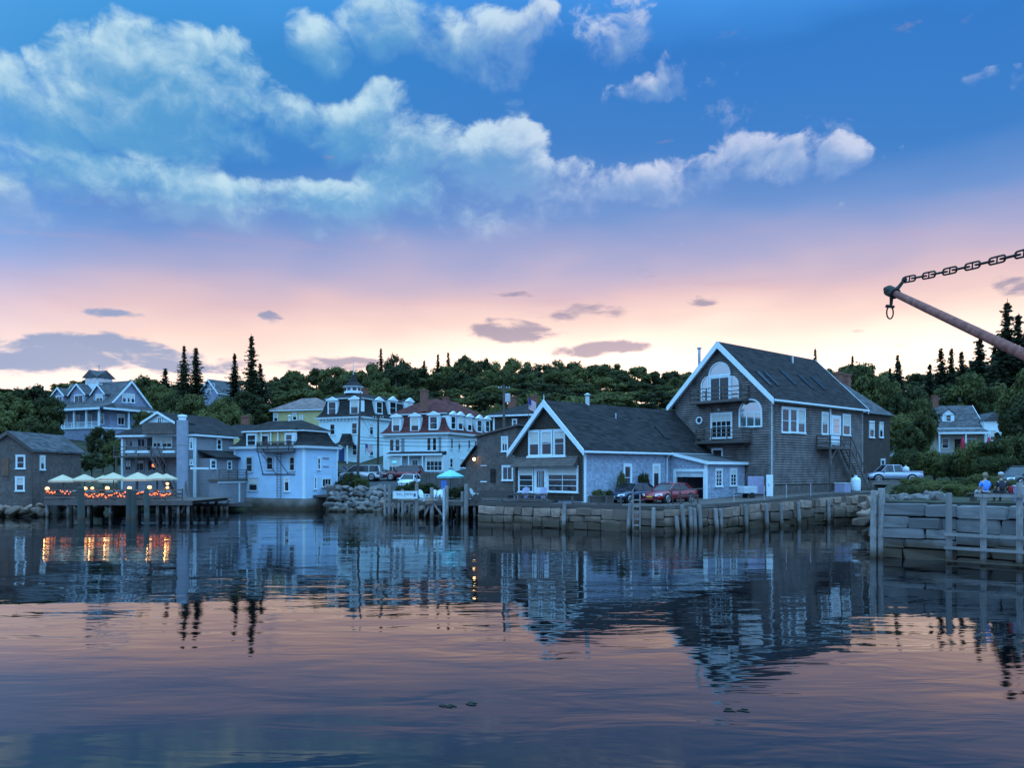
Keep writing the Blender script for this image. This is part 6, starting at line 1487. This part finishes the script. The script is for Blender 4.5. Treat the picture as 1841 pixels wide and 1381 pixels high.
# ------------------------------------------------------------------ nearer wharf: posts, boards, bench, people
def nearp(px, out=.5):
    k = (px-CX)/FPX
    for (x0,y0),(x1,y1) in zip(NEAR,NEAR[1:]):
        s = (k*y0-x0)/((x1-x0)-k*(y1-y0))
        if -.1 <= s <= 1: return y0+(y1-y0)*s-out
    return 36.5
for px, top, r in ((1570,882,.14),(1584,878,.17)): pile(px,1000,px+.5,top,36.9,r,'wharf_pile','thick weathered pile at the corner of the pale sea wall','corner piles of the pale wall')
fr = thing('fender_frame','weathered timber fender frame of posts and boards before the pale sea wall','fender frame')
for px, top in ((1706,886),(1768,893),(1833,868),(1905,868)):
    D = nearp(px); p = at(px,1000,D); t = Zat(top,D); MB().box(p.x-.09,p.x+.09,D-.09,D+.09,-1.3,t).build('post','pile',fr)
for py, pa, pb in ((961,1697,1905),(985,1697,1905),(891,1752,1905),(1008,1700,1905)):
    Da, Db = nearp(pa)-.15, nearp(pb)-.15; za, zb = Zat(py,Da), Zat(py,Da)
    MB().beam((XatD(pa,Da),Da,za),(XatD(pb,Db),Db,za),.06,.13 if py<1000 else .08).build('board','pile',fr)
bn = thing('bench','plain timber bench on the nearer wharf under two seated people','bench',(XatD(1786,36),36,zn(22,36)),-.05)
for y in (-.2,.0,.2): MB().box(-1.1,1.3,y-.085,y+.085,.39,.43).build('seat_slat','wood',bn)
for x in (-.9,1.1): MB().box(x-.05,x+.05,-.22,.22,0,.388).build('leg','wood',bn)
M['skin'] = mat('skin',(.45,.28,.2),.6,.05,5); 
def skinned(name, chains, m, parent, sub=1):
    """one continuous surface grown on joined chains of (point, radius); chains that start at an existing point join there"""
    vs, es, rs, idx = [], [], [], {}
    for ch in chains:
        prev = None
        for p, r in ch:
            k = tuple(round(c,4) for c in p)
            if k not in idx: idx[k] = len(vs); vs.append(p); rs.append(r)
            i = idx[k]
            if prev is not None and prev != i: es.append((prev,i))
            prev = i
    me = bpy.data.meshes.new(name); me.from_pydata(vs, es, []); me.materials.append(M[m] if isinstance(m,str) else m)
    o = link(name, me, parent); o.modifiers.new('skin','SKIN'); me.skin_vertices.new() if not me.skin_vertices else None
    for i, r in enumerate(rs): sv = me.skin_vertices[0].data[i]; sv.radius = (r,r) if not isinstance(r,tuple) else r; sv.use_root = (i == 0)
    s = o.modifiers.new('sub','SUBSURF'); s.levels = sub; s.render_levels = sub
    dg = bpy.context.evaluated_depsgraph_get(); dg.update(); fm = bpy.data.meshes.new_from_object(o.evaluated_get(dg)); fm.name = name
    o.modifiers.clear(); o.data = fm; fm.polygons.foreach_set('use_smooth',[True]*len(fm.polygons)); return o
def seated(label, loc, rz, shirt, trousers, hairm, cap=None, lean=.0):
    p = thing('person',label,'person',loc,rz)                         # origin on the seat, facing local +y
    P = lambda x,y,z: (x,y,z)
    sp = [(P(0,0,.1),.15),(P(0,-.02+lean*.2,.28),.14),(P(0,-.03+lean*.4,.46),.155),(P(0,lean*.5,.58),.06),(P(0,.01+lean*.55,.66),.055),(P(0,.02+lean*.6,.74),.085),(P(0,.02+lean*.6,.84),.092),(P(0,.015+lean*.6,.91),.06)]
    ch = [sp]
    for s in (-1,1):
        ch.append([sp[2],(P(s*.17,lean*.4,.50),.062),(P(s*.25,.02+lean*.3,.26),.048),(P(s*.19,.24,.14),.036),(P(s*.13,.30,.13),.03)])
        for k in range(4): ch.append([(P(s*.13,.30,.13),.03),(P(s*(.155-.02*k),.36,.125-.004*k),.010),(P(s*(.152-.02*k),.395-.006*abs(k-1.5),.10),.008)])
        ch.append([(P(s*.13,.30,.13),.03),(P(s*.09,.325,.135),.010),(P(s*.075,.35,.125),.008)])
        ch.append([sp[0],(P(s*.1,.08,.08),.095),(P(s*.13,.44,.09),.066),(P(s*.13,.47,-.18),.055),(P(s*.13,.45,-.36),.04),(P(s*.14,.55,-.40),.035)])
    body = skinned('body',ch,'skin',p)
    MB().lathe([(.004,-.02),(.018,0),(.004,.03)],6,(0,.115+lean*.6,.79)).build('nose','skin',p)
    for s in (-1,1): MB().lathe([(.006,-.03),(.018,0),(.006,.03)],6,(s*.092,.02+lean*.6,.79)).build('ear','skin',p)
    sh = [[(P(0,0,.06),.165),(P(0,-.02+lean*.2,.28),.158),(P(0,-.03+lean*.4,.46),.172),(P(0,lean*.5,.57),.085)]]
    for s in (-1,1): sh.append([sh[0][2],(P(s*.17,lean*.4,.50),.078),(P(s*.245,.01+lean*.3,.28),.066)])
    skinned('shirt',sh,shirt,p)
    tr = [[(P(0,0,.1),.165),(P(0,.02,.03),.15)]]
    for s in (-1,1): tr.append([(P(0,.02,.03),.15),(P(s*.1,.1,.07),.11),(P(s*.13,.44,.09),.08),(P(s*.13,.47,-.18),.068),(P(s*.13,.455,-.34),.056)])
    skinned('trousers',tr,trousers,p)
    MB().lathe([(.075,.72),(.112,.78),(.116,.86),(.08,.93),(.02,.955)],12,(0,-.005+lean*.6,0)).build('hair',hairm,p,smooth=True)
    if cap: MB().lathe([(.124,.855),(.122,.9),(.09,.95),(.02,.975)],14,(0,.01+lean*.6,0)).add([(-.1,.1,.86),(.1,.1,.86),(.07,.22,.845),(-.07,.22,.845),(-.1,.1,.872),(.1,.1,.872),(.07,.22,.857),(-.07,.22,.857)],[(0,1,2,3),(4,5,6,7),(0,1,5,4),(1,2,6,5),(2,3,7,6),(3,0,4,7)]).build('cap',cap,p,smooth=True)
    for s in (-1,1): MB().box(s*.14-.05,s*.14+.05,.40,.66,-.46,-.37).build('shoe','black',p,bevel=.02)
    return p
M['blueshirt'] = mat('bright blue cotton',(.10,.28,.85),.9,.08,6); M['darkshirt'] = mat('charcoal fleece',(.035,.035,.045),.95,.1,6); M['paletrousers'] = mat('pale cotton',(.5,.5,.52),.9,.06,5); M['darktrousers'] = mat('dark denim',(.03,.035,.06),.9,.1,6)
M['sandhair'] = mat('sandy hair',(.25,.19,.12),.8,.15,9); M['greycap'] = mat('grey cotton cap',(.42,.42,.46),.9,.06,6)
bz = zn(22,36)+.44
seated('person in a bright blue shirt sitting on the bench with back turned',(XatD(1771,36),36.0,bz),.05,'blueshirt','paletrousers','sandhair',lean=.0)
seated('person in a dark top and grey cap hunched on the bench',(XatD(1801,36),36.0,bz),-.15,'darkshirt','darktrousers','sandhair','greycap',lean=.12)
bg = thing('red_bag','small red bag beside the capped person on the bench','bag',(XatD(1820,36),36,bz-.01)); MB().lathe([(.14,0),(.17,.12),(.14,.3),(.05,.34)],10).build('bag',mat('red nylon',(.4,.03,.04),.8,.1,6),bg); MB().tube([(-.08,0,.32),(-.05,0,.45),(.05,0,.45),(.08,0,.32)],.012,5).build('strap','black',bg)
cb = thing('cool_box','pale grey cool box at the end of the bench','cooler',(XatD(1838,35.6),35.6,zn(22,36))); MB().box(-.3,.5,-.2,.2,.02,.72).build('box','lilacpaint',cb,bevel=.02); MB().box(-.32,.52,-.22,.22,.722,.8).build('lid','dirtywhite',cb,bevel=.02)
# porch garden by the cottage
for px, D, m, lb in ((1731,113,mat('red canvas',(.5,.03,.07),.8,.08,4),'folded red umbrella standing by the cottage porch'),(1778,112,mat('red canvas',(.5,.03,.07)),'folded red umbrella before the white cottage bay')):
    z = land(XatD(px,D),D); u = thing('folded_umbrella',lb,'umbrella',(XatD(px,D),D,z)); hgt = Zat(785,D)-z; MB().tube([(0,0,0),(0,0,hgt)],.04,6).build('pole','wood',u); MB().lathe([(.16,hgt-2.4),(.45,hgt-2.0),(.3,hgt-.8),(.06,hgt)],8).build('canopy',m,u)
for px in (1746,1757,1763): adirondack('green garden chair on the lawn below the cottage porch','green chairs by the cottage',mat('green paint',(.03,.22,.12),.6,.08,3),(XatD(px,112),112,Zat(812,112)),random.uniform(-.6,.6)).scale = (1.3,1.3,1.3)

# ------------------------------------------------------------------ poles, wires, flags
def pole(label, a, b, r0, r1, arms=(), name='utility_pole', m='wood'):
    p = thing(name,label,'utility pole',a); d = b-a; MB().tube([Vector((0,0,-1)),d*.5,d],[r0,(r0+r1)/2,r1],9).build('shaft',m,p)
    for h, w in arms:
        q = d*h; MB().box(q.x-w/2,q.x+w/2,q.y-.06,q.y+.06,q.z-.07,q.z+.07).build('cross_arm','wood',p)
        for s in (-.9,-.45,.45,.9): MB().lathe([(.05,0),(.06,.08),(.03,.16)],7,(q.x+s*w/2,q.y,q.z+.07)).build('insulator','dirtywhite',p)
    return p
D = 87.5; a = at(642.5,866,D); b = at(648,706,D); pole('tall grey utility pole standing between the van and the boulders',a,b,.17,.1)
D = 101; a = at(679.5,838,D); b = at(680,745,D); pole('brown utility pole between the white houses',a,b,.16,.12,((.93,1.4),),m='bark')
D = 86; a = at(906,862,D); b = at(906,692,D); p3 = pole('grey utility pole with transformer behind the shingled shed',a,b,.18,.13,((.96,1.3),))
MB().lathe([(.3,-.9),(.32,-.85),(.32,.0),(.3,.06)],12,(b-a)*.87+Vector((.4,0,.3))).build('transformer','metal',p3)
D = 140; a = Vector((XatD(712,200),200,land(XatD(712,200),200))); pole('slim far pole rising out of the wooded hill',a,at(712,648,200),.2,.14)
def wire(a, b, sag, label, group, r=.018):
    a, b = Vector(a), Vector(b); o = MB().tube([(b-a)*(k/14)-Vector((0,0,sag*4*(k/14)*(1-k/14))) for k in range(15)],r,4).build('overhead_wire','black',None,a); return tag(o,label,'wire',group)
for k, (pa, pb) in enumerate(((786,784),(792,791),(798,800))): wire(at(645,pa,87.5),at(906,pb-60 if False else pb,86),.25,'overhead wire strung across the front of the white inn','wires before the inn',.028)
wire(at(645,740,87.5),at(679.5,795,101),.3,'slack wire between the two poles left of the inn','wires left of the inn')
for k, (pa, pb) in enumerate(((748,727),(760,737))): wire(at(1545,pa,76),at(1905,pb,60),.4,'overhead wire sloping past the porch cottage to the tall house','wires at the tall house',.016)
wire(at(1480,668,120),at(1905,625,80),.8,'thin high wire crossing the sky above the right bank',None,.016)
wire(at(908,706,86),at(1600,690,150),1.0,'wire from the transformer pole over the shop roof','wires at the transformer',.016)
def flag(label, loc, rz, w, h, tilt, pole_len=None):
    f = thing('flag',label,'flag',loc,rz); L = pole_len or h*2; MB().tube([(0,0,-L*.5),(0,0,L*.6)],.03,6).build('pole','wood',f)
    red, wht, blu = mat('flag red',(.45,.04,.06),.9,0), M['white'], mat('flag blue',(.03,.05,.22),.9,0)
    for k in range(13):
        z1 = L*.55-h*k/13; mb = MB(); n = 8
        for i in range(n):
            x0, x1 = w*i/n, w*(i+1)/n; y0, y1 = .07*sin(x0/w*7), .07*sin(x1/w*7); d0, d1 = -.5*x0, -.5*x1
            mb.add([(x0,y0,z1+d0),(x1,y1,z1+d1),(x1,y1,z1-h/13+d1),(x0,y0,z1-h/13+d0),(x0,y0+.01,z1+d0),(x1,y1+.01,z1+d1),(x1,y1+.01,z1-h/13+d1),(x0,y0+.01,z1-h/13+d0)],[(0,1,2,3),(7,6,5,4)])
        mb.build('stripe',red if k%2==0 else wht,f)
    MB().hexa([(0,-.02,L*.55-h*.54),(w*.4,.02,L*.55-h*.54-.2*w),(w*.4,.03,L*.55-h*.54-.2*w),(0,.03,L*.55-h*.54)],[(0,-.02,L*.55),(w*.4,.04,L*.55-.2*w),(w*.4,.05,L*.55-.2*w),(0,.03,L*.55)]).build('canton',blu,f)
    return f
flag('striped flag on a short pole above the shingled shed roof',at(950,742,75),.3,.8,1.1,0,2.6)
flag('striped flag hanging on the white wall of the cupola house',CUP.root.matrix_world @ Vector((0,0,0)) if False else at(657,808,119.2),.2,.9,1.1,0,1.6)

# ------------------------------------------------------------------ derrick boom and chain reaching in from the right
def derrick():
    tip = Vector((4.39,9.0,6.09)); heel = Vector((5.05,2.9,2.95)); post = Vector((5.4,2.7,0))
    t = thing('derrick_boom','rusty iron derrick boom angled down from its tip over the harbour','boom',(5.4,2.7,0)); o = Vector((5.4,2.7,0))
    MB().tube([(0,0,-2.5),(0,0,3),(0,0,7.0)],[.18,.17,.13],14).build('mast','rust',t)
    d = (heel-tip)
    MB().tube([tip-o,tip+d*.1-o,tip+d*.5-o,heel-o],[.038,.044,.056,.07],14).build('boom','rust',t,smooth=True)
    MB().tube([heel-o,Vector((5.35,2.75,2.8))-o],[.09,.09],8).build('gooseneck','iron',t)
    # band and eyes at the tip
    u = d.normalized(); f = MB(); f.tube([tip-u*.07-o,tip+u*.08-o],.062,12); f.tube([tip-u*.14-o,tip-u*.05-o],[.03,.035],8)
    up = at(1626,503,9.0); dn = at(1602,548,9.0)
    f.tube([tip+u*.03-o,tip.lerp(up,.5)+Vector((.01,0,-.01))-o,up-o],[.036,.022,.018],8); f.tube([tip+u*.02-o,tip.lerp(dn,.6)-o,dn-o],[.036,.02,.018],8); f.lathe([(.02,-.03),(.034,0),(.02,.03)],8,up-o)
    f.beam(at(1594,526,9.0)-o,tip-o,.05,.045); f.beam(at(1593,550,9.0)-o,at(1607,552,9.0)-o,.03,.028); f.build('tip_fitting','iron',t)
    c = at(1600,562,9.0); sh = thing('shackle','iron shackle ring hanging under the boom tip','shackle',c)
    MB().tube([(.038*cos(a),0,.072*sin(a)) for a in [2*pi*k/20 for k in range(21)]],.0085,7,False).build('ring','iron',sh,smooth=True); MB().tube([(-.05,0,.068),(.05,0,.068)],.012,8).build('pin','iron',sh)
    ch = thing('boom_chain','dark stud link chain running up right from the boom tip','chain',up)
    end = Vector((5.38,2.72,6.0)); Ltot = (end-up).length; n = int(Ltot/.165)
    b1 = MB(); ln, wd, r = .108, .034, .0098; pts = []
    for k in range(25):
        a = 2*pi*k/24; cx = (ln-wd)*(1 if cos(a) > 0 else -1) if abs(cos(a)) > 1e-6 else 0; pts.append((cx+wd*cos(a), wd*sin(a)*.95, 0))
    b1.tube(pts,r,8,False); b1.tube([(0,-wd*.9,0),(0,wd*.9,0)],r*.8,6); me = b1.mesh('link','iron',smooth=True)
    q = (end-up); rot = q.to_track_quat('X','Z')
    for k in range(n):
        s = (k+.55)/n; p = q*s-Vector((0,0,.30*4*s*(1-s)*.5)); o2 = link('link',me,ch,p); dd = q-Vector((0,0,.6*(1-2*s))); rr = dd.to_track_quat('X','Z')
        from mathutils import Quaternion
        o2.rotation_mode = 'QUATERNION'; o2.rotation_quaternion = rr @ Quaternion((1,0,0), (pi/2 if k%2==0 else 0.15))
derrick()
# drifting weed
for px, py in ((808,1272),(1320,1276),(835,1268)):
    D = EYE*FPX/(py-HY); p = at(px,py,D); rnd = random.Random(px); w = thing('seaweed_clump','small clump of dark weed drifting on the calm water','seaweed',(p.x,p.y,0.0),0,'drifting weed')
    for k in range(6): c = Vector((rnd.uniform(-.22,.22),rnd.uniform(-.12,.12),.0)); a = rnd.uniform(-.5,.5); MB().tube([c+Vector((t*cos(a),t*sin(a)+.02*sin(t*40),.006)) for t in (0,.04,.08,.13)],[.006,.016,.014,.004],5).build('frond',mat('wet weed',(.02,.018,.01),.5,.3,8),w)
